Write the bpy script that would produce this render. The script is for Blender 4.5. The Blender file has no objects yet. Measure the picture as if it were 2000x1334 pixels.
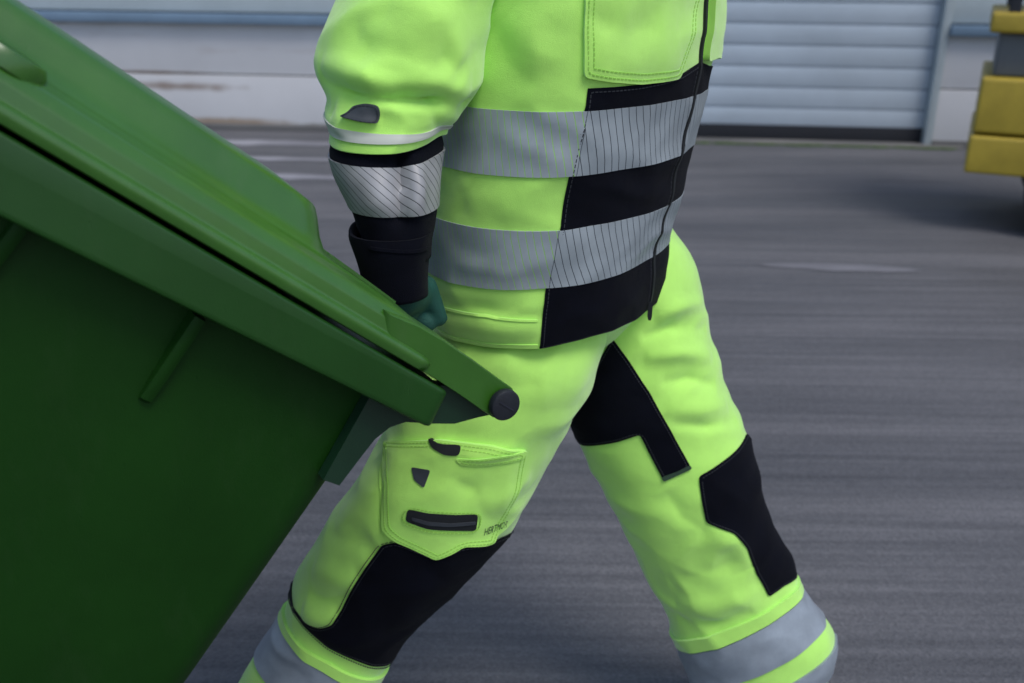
import bpy, bmesh, math, random
import numpy as np
from mathutils import Vector, Matrix, noise
from mathutils.geometry import delaunay_2d_cdt

random.seed(7)
SC = bpy.context.scene
COL = SC.collection
R = math.radians

# ------------------------------------------------------------------ camera
CAM_H, PITCH, ROLL, LENS = 1.45, R(21.5), R(0.6), 35.0
FPX = 2000 * LENS / 36.0
cam = bpy.data.cameras.new('camera')
cam.lens = LENS; cam.sensor_width = 36.0
cam.clip_start = 0.05; cam.clip_end = 2000
cam.dof.use_dof = True; cam.dof.focus_distance = 1.33; cam.dof.aperture_fstop = 4.2
cob = bpy.data.objects.new('camera', cam); COL.objects.link(cob)
CAMM = Matrix.Translation((0, 0, CAM_H)) @ Matrix.Rotation(math.pi/2 - PITCH, 4, 'X') @ Matrix.Rotation(ROLL, 4, 'Z')
cob.matrix_world = CAMM
SC.camera = cob

# ------------------------------------------------------------------ sky, sun, exposure
SUN_EL, SUN_AZ = 62, 138          # degrees; azimuth clockwise from +Y
w = bpy.data.worlds.new('World'); SC.world = w; w.use_nodes = True
nt = w.node_tree
sky = nt.nodes.new('ShaderNodeTexSky'); sky.sky_type = 'NISHITA'; sky.sun_disc = False
sky.sun_elevation = R(SUN_EL); sky.sun_rotation = R(SUN_AZ)
sky.air_density = 1.0; sky.dust_density = 2.0; sky.ozone_density = 1.0
nt.links.new(sky.outputs[0], nt.nodes['Background'].inputs[0])
nt.nodes['Background'].inputs[1].default_value = 0.14
sl = bpy.data.lights.new('sun', 'SUN'); sl.energy = 1.35; sl.angle = R(26); sl.color = (1, 0.98, 0.95)
so = bpy.data.objects.new('sun', sl); COL.objects.link(so)
az = R(SUN_AZ); el = R(SUN_EL)
sdir = Vector((math.sin(az)*math.cos(el), math.cos(az)*math.cos(el), math.sin(el)))
so.rotation_euler = sdir.to_track_quat('Z', 'Y').to_euler()
SC.view_settings.view_transform = 'Standard'; SC.view_settings.look = 'None'
SC.view_settings.gamma = 1.0; SC.view_settings.use_curve_mapping = False
SC.view_settings.exposure = 0.3

# ------------------------------------------------------------------ measuring helpers
CAMN = np.array(CAMM)
CAMI = np.array(CAMM.inverted())
ORG = np.array((0, 0, CAM_H))
def ray(px, py):
    d = CAMN[:3, :3] @ np.array(((px-1000)/FPX, -(py-667)/FPX, -1.0))
    return d
def W(px, py, Y):
    d = ray(px, py); return ORG + d * (Y / d[1])
def ground(px, py):
    d = ray(px, py); return ORG + d * (-CAM_H / d[2])
def project(P):
    P = np.asarray(P); q = P @ CAMI[:3, :3].T + CAMI[:3, 3]
    z = np.maximum(-q[..., 2], 1e-6)
    return np.stack((1000 + q[..., 0]/z*FPX, 667 - q[..., 1]/z*FPX), -1)
def V3(a): return Vector((float(a[0]), float(a[1]), float(a[2])))

# ------------------------------------------------------------------ materials
def new_mat(name, base, rough=0.6, metal=0.0, var=0.12, vscale=8.0, bump=0.0, bscale=300.0, spec=0.5, sheen=0.0, coat=0.0, var2=None, bump2=0.0, b2scale=25.0, wrinkle=0.0, wscale=9.0, grime=0.0):
    m = bpy.data.materials.new(name); m.use_nodes = True
    t = m.node_tree; b = t.nodes['Principled BSDF']
    tc = t.nodes.new('ShaderNodeTexCoord')
    n = t.nodes.new('ShaderNodeTexNoise'); n.inputs['Scale'].default_value = vscale
    n.inputs['Detail'].default_value = 6; n.inputs['Roughness'].default_value = 0.65
    t.links.new(tc.outputs['Object'], n.inputs['Vector'])
    r = t.nodes.new('ShaderNodeValToRGB')
    lo = [c*(1-var) for c in base]; hi = [min(1, c*(1+var)) for c in base]
    if var2: lo = var2
    r.color_ramp.elements[0].position = 0.3; r.color_ramp.elements[1].position = 0.7
    r.color_ramp.elements[0].color = (*lo, 1); r.color_ramp.elements[1].color = (*hi, 1)
    t.links.new(n.outputs['Fac'], r.inputs['Fac']); t.links.new(r.outputs[0], b.inputs['Base Color'])
    b.inputs['Roughness'].default_value = rough; b.inputs['Metallic'].default_value = metal
    b.inputs['Specular IOR Level'].default_value = spec
    b.inputs['Sheen Weight'].default_value = sheen
    b.inputs['Coat Weight'].default_value = coat; b.inputs['Coat Roughness'].default_value = 0.22
    rr = t.nodes.new('ShaderNodeMapRange'); rr.inputs['To Min'].default_value = max(0.02, rough-0.1); rr.inputs['To Max'].default_value = min(1, rough+0.1)
    t.links.new(n.outputs['Fac'], rr.inputs['Value']); t.links.new(rr.outputs[0], b.inputs['Roughness'])
    last = None
    if wrinkle > 0:
        mpw = t.nodes.new('ShaderNodeMapping'); mpw.inputs['Scale'].default_value = (1, 1, 1.8); mpw.inputs['Rotation'].default_value = (0.5, 0.3, 0.4)
        t.links.new(tc.outputs['Object'], mpw.inputs['Vector'])
        nw = t.nodes.new('ShaderNodeTexNoise'); nw.noise_type = 'RIDGED_MULTIFRACTAL'; nw.inputs['Scale'].default_value = wscale; nw.inputs['Detail'].default_value = 2.5
        nw.inputs['Distortion'].default_value = 0.6
        t.links.new(mpw.outputs[0], nw.inputs['Vector'])
        bw = t.nodes.new('ShaderNodeBump'); bw.inputs['Strength'].default_value = wrinkle; bw.inputs['Distance'].default_value = 0.006
        t.links.new(nw.outputs['Fac'], bw.inputs['Height']); last = bw
    if grime > 0:
        ng = t.nodes.new('ShaderNodeTexNoise'); ng.inputs['Scale'].default_value = 3.0; ng.inputs['Detail'].default_value = 9; ng.inputs['Roughness'].default_value = 0.75
        mg = t.nodes.new('ShaderNodeMapping'); mg.inputs['Scale'].default_value = (7, 1.2, 2); mg.inputs['Rotation'].default_value = (0.2, 0.6, 0.5)
        t.links.new(tc.outputs['Object'], mg.inputs['Vector']); t.links.new(mg.outputs[0], ng.inputs['Vector'])
        gr = t.nodes.new('ShaderNodeValToRGB'); gr.color_ramp.elements[0].position = 0.52; gr.color_ramp.elements[1].position = 0.80
        gr.color_ramp.elements[0].color = (0, 0, 0, 1); gr.color_ramp.elements[1].color = (grime, grime, grime, 1)
        t.links.new(ng.outputs['Fac'], gr.inputs[0])
        mxg = t.nodes.new('ShaderNodeMix'); mxg.data_type = 'RGBA'; t.links.new(gr.outputs[0], mxg.inputs[0]); t.links.new(r.outputs[0], mxg.inputs[6])
        mxg.inputs[7].default_value = (0.11, 0.13, 0.09, 1); t.links.new(mxg.outputs[2], b.inputs['Base Color'])
        # fine scratches
        ms_ = t.nodes.new('ShaderNodeMapping'); ms_.inputs['Scale'].default_value = (220, 9, 60); ms_.inputs['Rotation'].default_value = (0.3, 0.7, 0.9)
        t.links.new(tc.outputs['Object'], ms_.inputs['Vector'])
        nsr = t.nodes.new('ShaderNodeTexNoise'); nsr.inputs['Scale'].default_value = 1.0; nsr.inputs['Detail'].default_value = 2; t.links.new(ms_.outputs[0], nsr.inputs['Vector'])
        sr = t.nodes.new('ShaderNodeValToRGB'); sr.color_ramp.elements[0].position = 0.70; sr.color_ramp.elements[1].position = 0.78
        t.links.new(nsr.outputs['Fac'], sr.inputs[0])
        bs_ = t.nodes.new('ShaderNodeBump'); bs_.inputs['Strength'].default_value = 0.25; bs_.inputs['Distance'].default_value = 0.001; bs_.invert = True
        t.links.new(sr.outputs[0], bs_.inputs['Height']); last = bs_
    if bump2 > 0:
        n3 = t.nodes.new('ShaderNodeTexNoise'); n3.inputs['Scale'].default_value = b2scale; n3.inputs['Detail'].default_value = 4
        t.links.new(tc.outputs['Object'], n3.inputs['Vector'])
        bp2 = t.nodes.new('ShaderNodeBump'); bp2.inputs['Strength'].default_value = bump2; bp2.inputs['Distance'].default_value = 0.01
        if last: t.links.new(last.outputs[0], bp2.inputs['Normal'])
        t.links.new(n3.outputs['Fac'], bp2.inputs['Height']); last = bp2
    if bump > 0:
        n2 = t.nodes.new('ShaderNodeTexNoise'); n2.inputs['Scale'].default_value = bscale; n2.inputs['Detail'].default_value = 3
        t.links.new(tc.outputs['Object'], n2.inputs['Vector'])
        bp = t.nodes.new('ShaderNodeBump'); bp.inputs['Strength'].default_value = bump; bp.inputs['Distance'].default_value = 0.002
        t.links.new(n2.outputs['Fac'], bp.inputs['Height'])
        if last: t.links.new(last.outputs[0], bp.inputs['Normal'])
        last = bp
    if last: t.links.new(last.outputs[0], b.inputs['Normal'])
    return m

M = {}
M['hivis'] = new_mat('hivis_fabric', (0.45, 0.84, 0.14), 0.7, var=0.07, vscale=11, bump=0.4, bscale=1100, spec=0.35, sheen=0.5, wrinkle=0.35, bump2=0.12, b2scale=30)
M['black'] = new_mat('black_fabric', (0.002, 0.0025, 0.006), 0.85, var=0.25, vscale=20, bump=0.5, bscale=900, spec=0.08, sheen=0.02, wrinkle=0.4, bump2=0.15, b2scale=28)
M['thread_dark'] = new_mat('dark_thread', (0.016, 0.018, 0.024), 0.7)
M['thread_lime'] = new_mat('lime_thread', (0.30, 0.60, 0.08), 0.7)
M['zip'] = new_mat('zip_tape', (0.004, 0.006, 0.008), 0.75, bump=0.3, bscale=900)
M['piping'] = new_mat('pale_piping', (0.50, 0.52, 0.46), 0.6, var=0.05)
M['patch_grey'] = new_mat('dark_grey_patch', (0.032, 0.038, 0.046), 0.6, var=0.2, vscale=80)
M['greenfade'] = new_mat('dark_green_label', (0.02, 0.05, 0.025), 0.7)
M['glove'] = new_mat('green_glove', (0.003, 0.06, 0.042), 0.7, var=0.2, vscale=60, bump=0.5, bscale=500)
M['skin'] = new_mat('skin', (0.50, 0.30, 0.21), 0.5, var=0.06)
M['hair'] = new_mat('hair', (0.05, 0.032, 0.02), 0.6, var=0.3, vscale=60, bump=0.5, bscale=300)
M['boot'] = new_mat('boot_leather', (0.02, 0.018, 0.017), 0.5, var=0.2, bump=0.3, bscale=250)
M['sole'] = new_mat('boot_rubber', (0.012, 0.012, 0.012), 0.8)
M['eye'] = new_mat('eye_white', (0.75, 0.74, 0.7), 0.2, var=0.02)
M['binbody'] = new_mat('shaded_bin_plastic', (0.005, 0.036, 0.002), 0.55, var=0.14, vscale=5, bump=0.12, bscale=600, spec=0.18, bump2=0.04, b2scale=12, grime=0.05)  # same green as the lid, darkened: shade of the camera-facing wall in the colour
M['binrim'] = new_mat('shaded_rim_plastic', (0.007, 0.050, 0.003), 0.42, var=0.14, vscale=5, bump=0.10, bscale=600, spec=0.4, grime=0.06)  # lid green again, with the shade of the upright rim mixed into the base
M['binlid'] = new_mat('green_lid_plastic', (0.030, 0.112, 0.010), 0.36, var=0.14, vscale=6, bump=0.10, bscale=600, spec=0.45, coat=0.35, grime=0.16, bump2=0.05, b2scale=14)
M['bracket'] = new_mat('dark_green_plastic', (0.004, 0.026, 0.010), 0.45, var=0.15, vscale=10, bump=0.1, bscale=500)
M['cap'] = new_mat('black_cap_plastic', (0.008, 0.010, 0.016), 0.55, var=0.3, vscale=40, bump=0.2, bscale=300)
M['tyre'] = new_mat('tyre_rubber', (0.010, 0.012, 0.022), 0.8, var=0.3, vscale=20, bump=0.3, bscale=120)
M['rim'] = new_mat('wheel_rim', (0.10, 0.11, 0.12), 0.5)

def tape_mat(name, line, slant, pitch, base=(0.33, 0.37, 0.395), width=0.10):
    m = bpy.data.materials.new(name); m.use_nodes = True
    t = m.node_tree; b = t.nodes['Principled BSDF']
    uv = t.nodes.new('ShaderNodeUVMap'); uv.uv_map = 'UVMap'
    sp = t.nodes.new('ShaderNodeSeparateXYZ'); t.links.new(uv.outputs[0], sp.inputs[0])
    def mt(op, a, c=None):
        n = t.nodes.new('ShaderNodeMath'); n.operation = op
        for i, v in enumerate((a, c)):
            if v is None: continue
            if isinstance(v, (int, float)): n.inputs[i].default_value = v
            else: t.links.new(v, n.inputs[i])
        return n.outputs[0]
    k = mt('MULTIPLY', sp.outputs[1], math.tan(slant))
    s = mt('ADD', sp.outputs[0], k)
    wob = t.nodes.new('ShaderNodeTexNoise'); wob.inputs['Scale'].default_value = 30
    t.links.new(uv.outputs[0], wob.inputs['Vector'])
    s = mt('ADD', s, mt('MULTIPLY', wob.outputs['Fac'], 0.0025))
    fr = mt('FRACT', mt('DIVIDE', s, pitch))
    mask = mt('LESS_THAN', fr, width)
    nz = t.nodes.new('ShaderNodeTexNoise'); nz.inputs['Scale'].default_value = 22; nz.inputs['Detail'].default_value = 5
    t.links.new(uv.outputs[0], nz.inputs['Vector'])
    cr = t.nodes.new('ShaderNodeValToRGB')
    cr.color_ramp.elements[0].position = 0.3; cr.color_ramp.elements[1].position = 0.75
    cr.color_ramp.elements[0].color = (*[c*0.82 for c in base], 1); cr.color_ramp.elements[1].color = (*[c*1.12 for c in base], 1)
    t.links.new(nz.outputs['Fac'], cr.inputs[0])
    mx = t.nodes.new('ShaderNodeMix'); mx.data_type = 'RGBA'
    t.links.new(mask, mx.inputs[0]); t.links.new(cr.outputs[0], mx.inputs[6]); mx.inputs[7].default_value = (*line, 1)
    t.links.new(mx.outputs[2], b.inputs['Base Color'])
    b.inputs['Roughness'].default_value = 0.5; b.inputs['Metallic'].default_value = 0.15
    bp = t.nodes.new('ShaderNodeBump'); bp.inputs['Strength'].default_value = 0.5; bp.inputs['Distance'].default_value = 0.0006; bp.invert = True
    t.links.new(mask, bp.inputs['Height']); t.links.new(bp.outputs[0], b.inputs['Normal'])
    return m
M['tape_y'] = tape_mat('reflective_tape_on_yellow', (0.27, 0.55, 0.10), R(20), 0.0098)
M['tape_b'] = tape_mat('reflective_tape_on_black', (0.045, 0.055, 0.065), R(20), 0.0098)
M['tape_s'] = tape_mat('reflective_tape_sleeve', (0.02, 0.022, 0.026), R(42), 0.0115, base=(0.33, 0.33, 0.34))
M['tape_p'] = new_mat('plain_reflective_tape', (0.27, 0.31, 0.355), 0.45, metal=0.15, var=0.12, vscale=30)

# asphalt: aggregate, long worn drive marks, damp stains
def asphalt_mat():
    m = bpy.data.materials.new('asphalt'); m.use_nodes = True
    t = m.node_tree; b = t.nodes['Principled BSDF']
    tc = t.nodes.new('ShaderNodeTexCoord')
    def nz(scale, detail, vec=None, rough=0.6):
        n = t.nodes.new('ShaderNodeTexNoise'); n.inputs['Scale'].default_value = scale
        n.inputs['Detail'].default_value = detail; n.inputs['Roughness'].default_value = rough
        t.links.new(vec or tc.outputs['Object'], n.inputs['Vector']); return n.outputs['Fac']
    mp = t.nodes.new('ShaderNodeMapping'); mp.inputs['Scale'].default_value = (0.22, 3.2, 1); mp.inputs['Rotation'].default_value = (0, 0, R(3))
    t.links.new(tc.outputs['Object'], mp.inputs['Vector'])
    mp2 = t.nodes.new('ShaderNodeMapping'); mp2.inputs['Scale'].default_value = (0.7, 30, 1); mp2.inputs['Rotation'].default_value = (0, 0, R(3))
    t.links.new(tc.outputs['Object'], mp2.inputs['Vector'])
    wear = nz(1.0, 6, mp.outputs[0]); fine = nz(1.0, 4, mp2.outputs[0]); agg = nz(160, 3); blot = nz(0.9, 5)
    vo = t.nodes.new('ShaderNodeTexVoronoi'); vo.inputs['Scale'].default_value = 140; t.links.new(tc.outputs['Object'], vo.inputs['Vector'])
    def mix(a, c, f):
        n = t.nodes.new('ShaderNodeMix'); n.data_type = 'FLOAT'; n.inputs[0].default_value = f
        t.links.new(a, n.inputs[2]); t.links.new(c, n.inputs[3]); return n.outputs[0]
    v = mix(wear, blot, 0.3); v = mix(v, fine, 0.40); v = mix(v, agg, 0.20); v = mix(v, vo.outputs['Color'], 0.10)
    cr = t.nodes.new('ShaderNodeValToRGB'); e = cr.color_ramp.elements
    e[0].position = 0.35; e[0].color = (0.038, 0.039, 0.044, 1); e[1].position = 0.66; e[1].color = (0.165, 0.162, 0.172, 1)
    q = e.new(0.5); q.color = (0.089, 0.090, 0.098, 1)
    t.links.new(v, cr.inputs[0]); t.links.new(cr.outputs[0], b.inputs['Base Color'])
    rg = t.nodes.new('ShaderNodeMapRange'); rg.inputs['From Min'].default_value = 0.35; rg.inputs['From Max'].default_value = 0.65
    rg.inputs['To Min'].default_value = 0.6; rg.inputs['To Max'].default_value = 0.92
    t.links.new(wear, rg.inputs[0]); t.links.new(rg.outputs[0], b.inputs['Roughness'])
    bp = t.nodes.new('ShaderNodeBump'); bp.inputs['Strength'].default_value = 0.6; bp.inputs['Distance'].default_value = 0.004
    t.links.new(mix(agg, vo.outputs['Distance'], 0.5), bp.inputs['Height']); t.links.new(bp.outputs[0], b.inputs['Normal'])
    return m
M['asphalt'] = asphalt_mat()

def concrete_mat(name, lo, hi, rust=0.0, stains=()):
    m = bpy.data.materials.new(name); m.use_nodes = True
    t = m.node_tree; b = t.nodes['Principled BSDF']
    tc = t.nodes.new('ShaderNodeTexCoord')
    n = t.nodes.new('ShaderNodeTexNoise'); n.inputs['Scale'].default_value = 1.6; n.inputs['Detail'].default_value = 8
    t.links.new(tc.outputs['Object'], n.inputs['Vector'])
    cr = t.nodes.new('ShaderNodeValToRGB'); cr.color_ramp.elements[0].position = 0.3; cr.color_ramp.elements[1].position = 0.7
    cr.color_ramp.elements[0].color = (*lo, 1); cr.color_ramp.elements[1].color = (*hi, 1)
    t.links.new(n.outputs['Fac'], cr.inputs[0])
    out = cr.outputs[0]
    if rust:
        mp = t.nodes.new('ShaderNodeMapping'); mp.inputs['Scale'].default_value = (0.8, 0.8, 5); t.links.new(tc.outputs['Object'], mp.inputs[0])
        n2 = t.nodes.new('ShaderNodeTexNoise'); n2.inputs['Scale'].default_value = 1.3; n2.inputs['Detail'].default_value = 5
        t.links.new(mp.outputs[0], n2.inputs['Vector'])
        r2 = t.nodes.new('ShaderNodeValToRGB'); r2.color_ramp.elements[0].position = 0.60; r2.color_ramp.elements[1].position = 0.80
        r2.color_ramp.elements[0].color = (0, 0, 0, 1); r2.color_ramp.elements[1].color = (rust, rust, rust, 1)
        t.links.new(n2.outputs['Fac'], r2.inputs[0])
        mx = t.nodes.new('ShaderNodeMix'); mx.data_type = 'RGBA'
        t.links.new(r2.outputs[0], mx.inputs[0]); t.links.new(out, mx.inputs[6]); mx.inputs[7].default_value = (0.20, 0.10, 0.045, 1)
        out = mx.outputs[2]
    for (cx, cz, rx, rz, col) in stains:
        geo = t.nodes.new('ShaderNodeMapping'); t.links.new(tc.outputs['Object'], geo.inputs[0])
        geo.vector_type = 'POINT'; geo.inputs['Scale'].default_value = (1/rx, 0.0, 1/rz); geo.inputs['Location'].default_value = (-cx/rx, 0, -cz/rz)
        wn = t.nodes.new('ShaderNodeTexNoise'); wn.inputs['Scale'].default_value = 6; wn.inputs['Detail'].default_value = 5; t.links.new(tc.outputs['Object'], wn.inputs['Vector'])
        ln = t.nodes.new('ShaderNodeVectorMath'); ln.operation = 'LENGTH'; t.links.new(geo.outputs[0], ln.inputs[0])
        ad = t.nodes.new('ShaderNodeMath'); ad.operation = 'ADD'; t.links.new(ln.outputs['Value'], ad.inputs[0]); t.links.new(wn.outputs['Fac'], ad.inputs[1])
        mr = t.nodes.new('ShaderNodeMapRange'); mr.inputs['From Min'].default_value = 1.45; mr.inputs['From Max'].default_value = 0.7; t.links.new(ad.outputs[0], mr.inputs[0])
        ml = t.nodes.new('ShaderNodeMath'); ml.operation = 'MULTIPLY'; ml.inputs[1].default_value = 0.75; t.links.new(mr.outputs[0], ml.inputs[0])
        m3 = t.nodes.new('ShaderNodeMix'); m3.data_type = 'RGBA'; t.links.new(ml.outputs[0], m3.inputs[0]); t.links.new(out, m3.inputs[6]); m3.inputs[7].default_value = (*col, 1); out = m3.outputs[2]
    t.links.new(out, b.inputs['Base Color']); b.inputs['Roughness'].default_value = 0.85
    bp = t.nodes.new('ShaderNodeBump'); bp.inputs['Strength'].default_value = 0.4; bp.inputs['Distance'].default_value = 0.004
    n3 = t.nodes.new('ShaderNodeTexNoise'); n3.inputs['Scale'].default_value = 60; n3.inputs['Detail'].default_value = 6
    t.links.new(tc.outputs['Object'], n3.inputs['Vector']); t.links.new(n3.outputs['Fac'], bp.inputs['Height']); t.links.new(bp.outputs[0], b.inputs['Normal'])
    return m
M['cladding'] = new_mat('pale_metal_cladding', (0.42, 0.48, 0.50), 0.45, var=0.07, vscale=2, metal=0.1)
M['ledge'] = new_mat('blue_grey_flashing', (0.17, 0.25, 0.34), 0.4, var=0.1, vscale=3, metal=0.2)
M['door'] = new_mat('grey_door_metal', (0.46, 0.53, 0.60), 0.4, var=0.07, vscale=2, metal=0.15)
M['gasket'] = new_mat('door_rubber', (0.012, 0.014, 0.02), 0.8)
M['threshold'] = concrete_mat('threshold_concrete', (0.10, 0.10, 0.10), (0.16, 0.155, 0.15))
M['moss'] = new_mat('moss', (0.045, 0.075, 0.02), 0.95, var=0.4, vscale=30, bump=0.8, bscale=80)
M['paint'] = concrete_mat('worn_white_paint', (0.085, 0.085, 0.095), (0.20, 0.20, 0.22))
M['pale_streak'] = concrete_mat('pale_ground_streak', (0.16, 0.16, 0.18), (0.30, 0.30, 0.33))
M['yellow'] = new_mat('yellow_machine_paint', (0.40, 0.29, 0.03), 0.45, var=0.15, vscale=6)
M['dark_metal'] = new_mat('dark_metal', (0.03, 0.032, 0.04), 0.5, metal=0.4)
M['lamp_red'] = new_mat('red_lamp_plastic', (0.25, 0.02, 0.015), 0.3)
M['seat'] = new_mat('black_vinyl', (0.015, 0.015, 0.017), 0.5)

# ------------------------------------------------------------------ object helpers
def tag(o, label=None, cat=None, group=None, kind=None):
    if label: o['label'] = label
    if cat: o['category'] = cat
    if group: o['group'] = group
    if kind: o['kind'] = kind
    return o
def empty(name, loc=(0, 0, 0)):
    o = bpy.data.objects.new(name, None); COL.objects.link(o); o.location = loc; o.empty_display_size = 0.1
    return o
def link_mesh(name, me, mat, parent=None):
    o = bpy.data.objects.new(name, me); COL.objects.link(o)
    if mat is not None: me.materials.append(mat)
    if parent is not None:
        o.parent = parent
        bpy.context.view_layer.update() if False else None
        o.matrix_parent_inverse = wm(parent).inverted()
    return o
def wm(o):
    m = o.matrix_basis.copy()
    if o.parent: m = wm(o.parent) @ o.matrix_parent_inverse @ m
    return m
def mesh_obj(name, verts, faces, mat, parent=None, smooth=True, sharp=None, uv=None):
    me = bpy.data.meshes.new(name)
    me.from_pydata([tuple(map(float, v)) for v in verts], [], [tuple(int(i) for i in f) for f in faces])
    me.update()
    if smooth: me.shade_smooth()
    if sharp: me.set_sharp_from_angle(angle=R(sharp))
    if uv is not None:
        l = me.uv_layers.new(name='UVMap')
        vi = np.empty(len(me.loops), dtype=np.int32); me.loops.foreach_get('vertex_index', vi)
        l.data.foreach_set('uv', np.asarray(uv, dtype=np.float32)[vi].ravel())
    return link_mesh(name, me, mat, parent)
def fix_normals(me):
    bm = bmesh.new(); bm.from_mesh(me); bmesh.ops.recalc_face_normals(bm, faces=bm.faces); bm.to_mesh(me); bm.free()
def bevel_box(name, size, mat, parent=None, M4=Matrix.Identity(4), bevel=0.005, seg=2):
    bm = bmesh.new(); bmesh.ops.create_cube(bm, size=1.0)
    bmesh.ops.scale(bm, vec=size, verts=bm.verts)
    if bevel > 0: bmesh.ops.bevel(bm, geom=bm.edges[:], offset=bevel, segments=seg, affect='EDGES', profile=0.6)
    bmesh.ops.transform(bm, matrix=M4, verts=bm.verts)
    me = bpy.data.meshes.new(name); bm.to_mesh(me); bm.free()
    me.shade_smooth(); me.set_sharp_from_angle(angle=R(40))
    return link_mesh(name, me, mat, parent)
def loft(rings, cap0=True, cap1=True):
    n = len(rings[0]); V = [p for r in rings for p in r]; F = []
    for i in range(len(rings)-1):
        for j in range(n):
            k = (j+1) % n
            F.append((i*n+j, i*n+k, (i+1)*n+k, (i+1)*n+j))
    if cap0: F.append(tuple(range(n-1, -1, -1)))
    if cap1: F.append(tuple(range((len(rings)-1)*n, len(rings)*n)))
    return V, F
def loft_obj(name, rings, mat, parent=None, cap0=True, cap1=True, sharp=35):
    V, F = loft(rings, cap0, cap1)
    o = mesh_obj(name, V, F, mat, parent); fix_normals(o.data); o.data.shade_smooth()
    if sharp: o.data.set_sharp_from_angle(angle=R(sharp))
    return o

# union of tapered capsules / ellipsoids, remeshed to one continuous skin
def blob(name, parts, mat, parent=None, voxel=0.008, smooth=6, decimate=None):
    bm = bmesh.new()
    for p in parts:
        if p[0] == 'cap':
            _, a, ra, b, rb = p
            a, b = V3(a), V3(b); d = b-a; L = max(d.length, 1e-5); q = d.to_track_quat('Z', 'Y')
            prof = []
            for k in range(7): th = -math.pi/2 + k*math.pi/12; prof.append((ra*math.cos(th), ra*math.sin(th)))
            for k in range(7): th = k*math.pi/12; prof.append((rb*math.cos(th), L+rb*math.sin(th)))
            vs = []
            for (r, z) in prof:
                vs.append([bm.verts.new(a + q @ Vector((max(r, 1e-4)*math.cos(2*math.pi*j/16), max(r, 1e-4)*math.sin(2*math.pi*j/16), z))) for j in range(16)])
            for i in range(len(vs)-1):
                for j in range(16):
                    bm.faces.new((vs[i][j], vs[i][(j+1) % 16], vs[i+1][(j+1) % 16], vs[i+1][j]))
            bm.faces.new(vs[0][::-1]); bm.faces.new(vs[-1])
        else:
            _, c, rad, rot = p
            mm = Matrix.Translation(V3(c)) @ rot.to_4x4() @ Matrix.Diagonal((*rad, 1))
            bmesh.ops.create_icosphere(bm, subdivisions=3, radius=1.0, matrix=mm)
    me = bpy.data.meshes.new(name+'_tmp'); bm.to_mesh(me); bm.free()
    o = bpy.data.objects.new(name+'_tmp', me); COL.objects.link(o)
    md = o.modifiers.new('r', 'REMESH'); md.mode = 'VOXEL'; md.voxel_size = voxel; md.use_smooth_shade = True
    ms = o.modifiers.new('s', 'SMOOTH'); ms.factor = 0.5; ms.iterations = smooth
    if decimate:
        mdd = o.modifiers.new('d', 'DECIMATE'); mdd.ratio = decimate
    dg = bpy.context.evaluated_depsgraph_get()
    me2 = bpy.data.meshes.new_from_object(o.evaluated_get(dg)); me2.name = name
    bpy.data.objects.remove(o); me2.shade_smooth()
    return link_mesh(name, me2, mat, parent)

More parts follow.
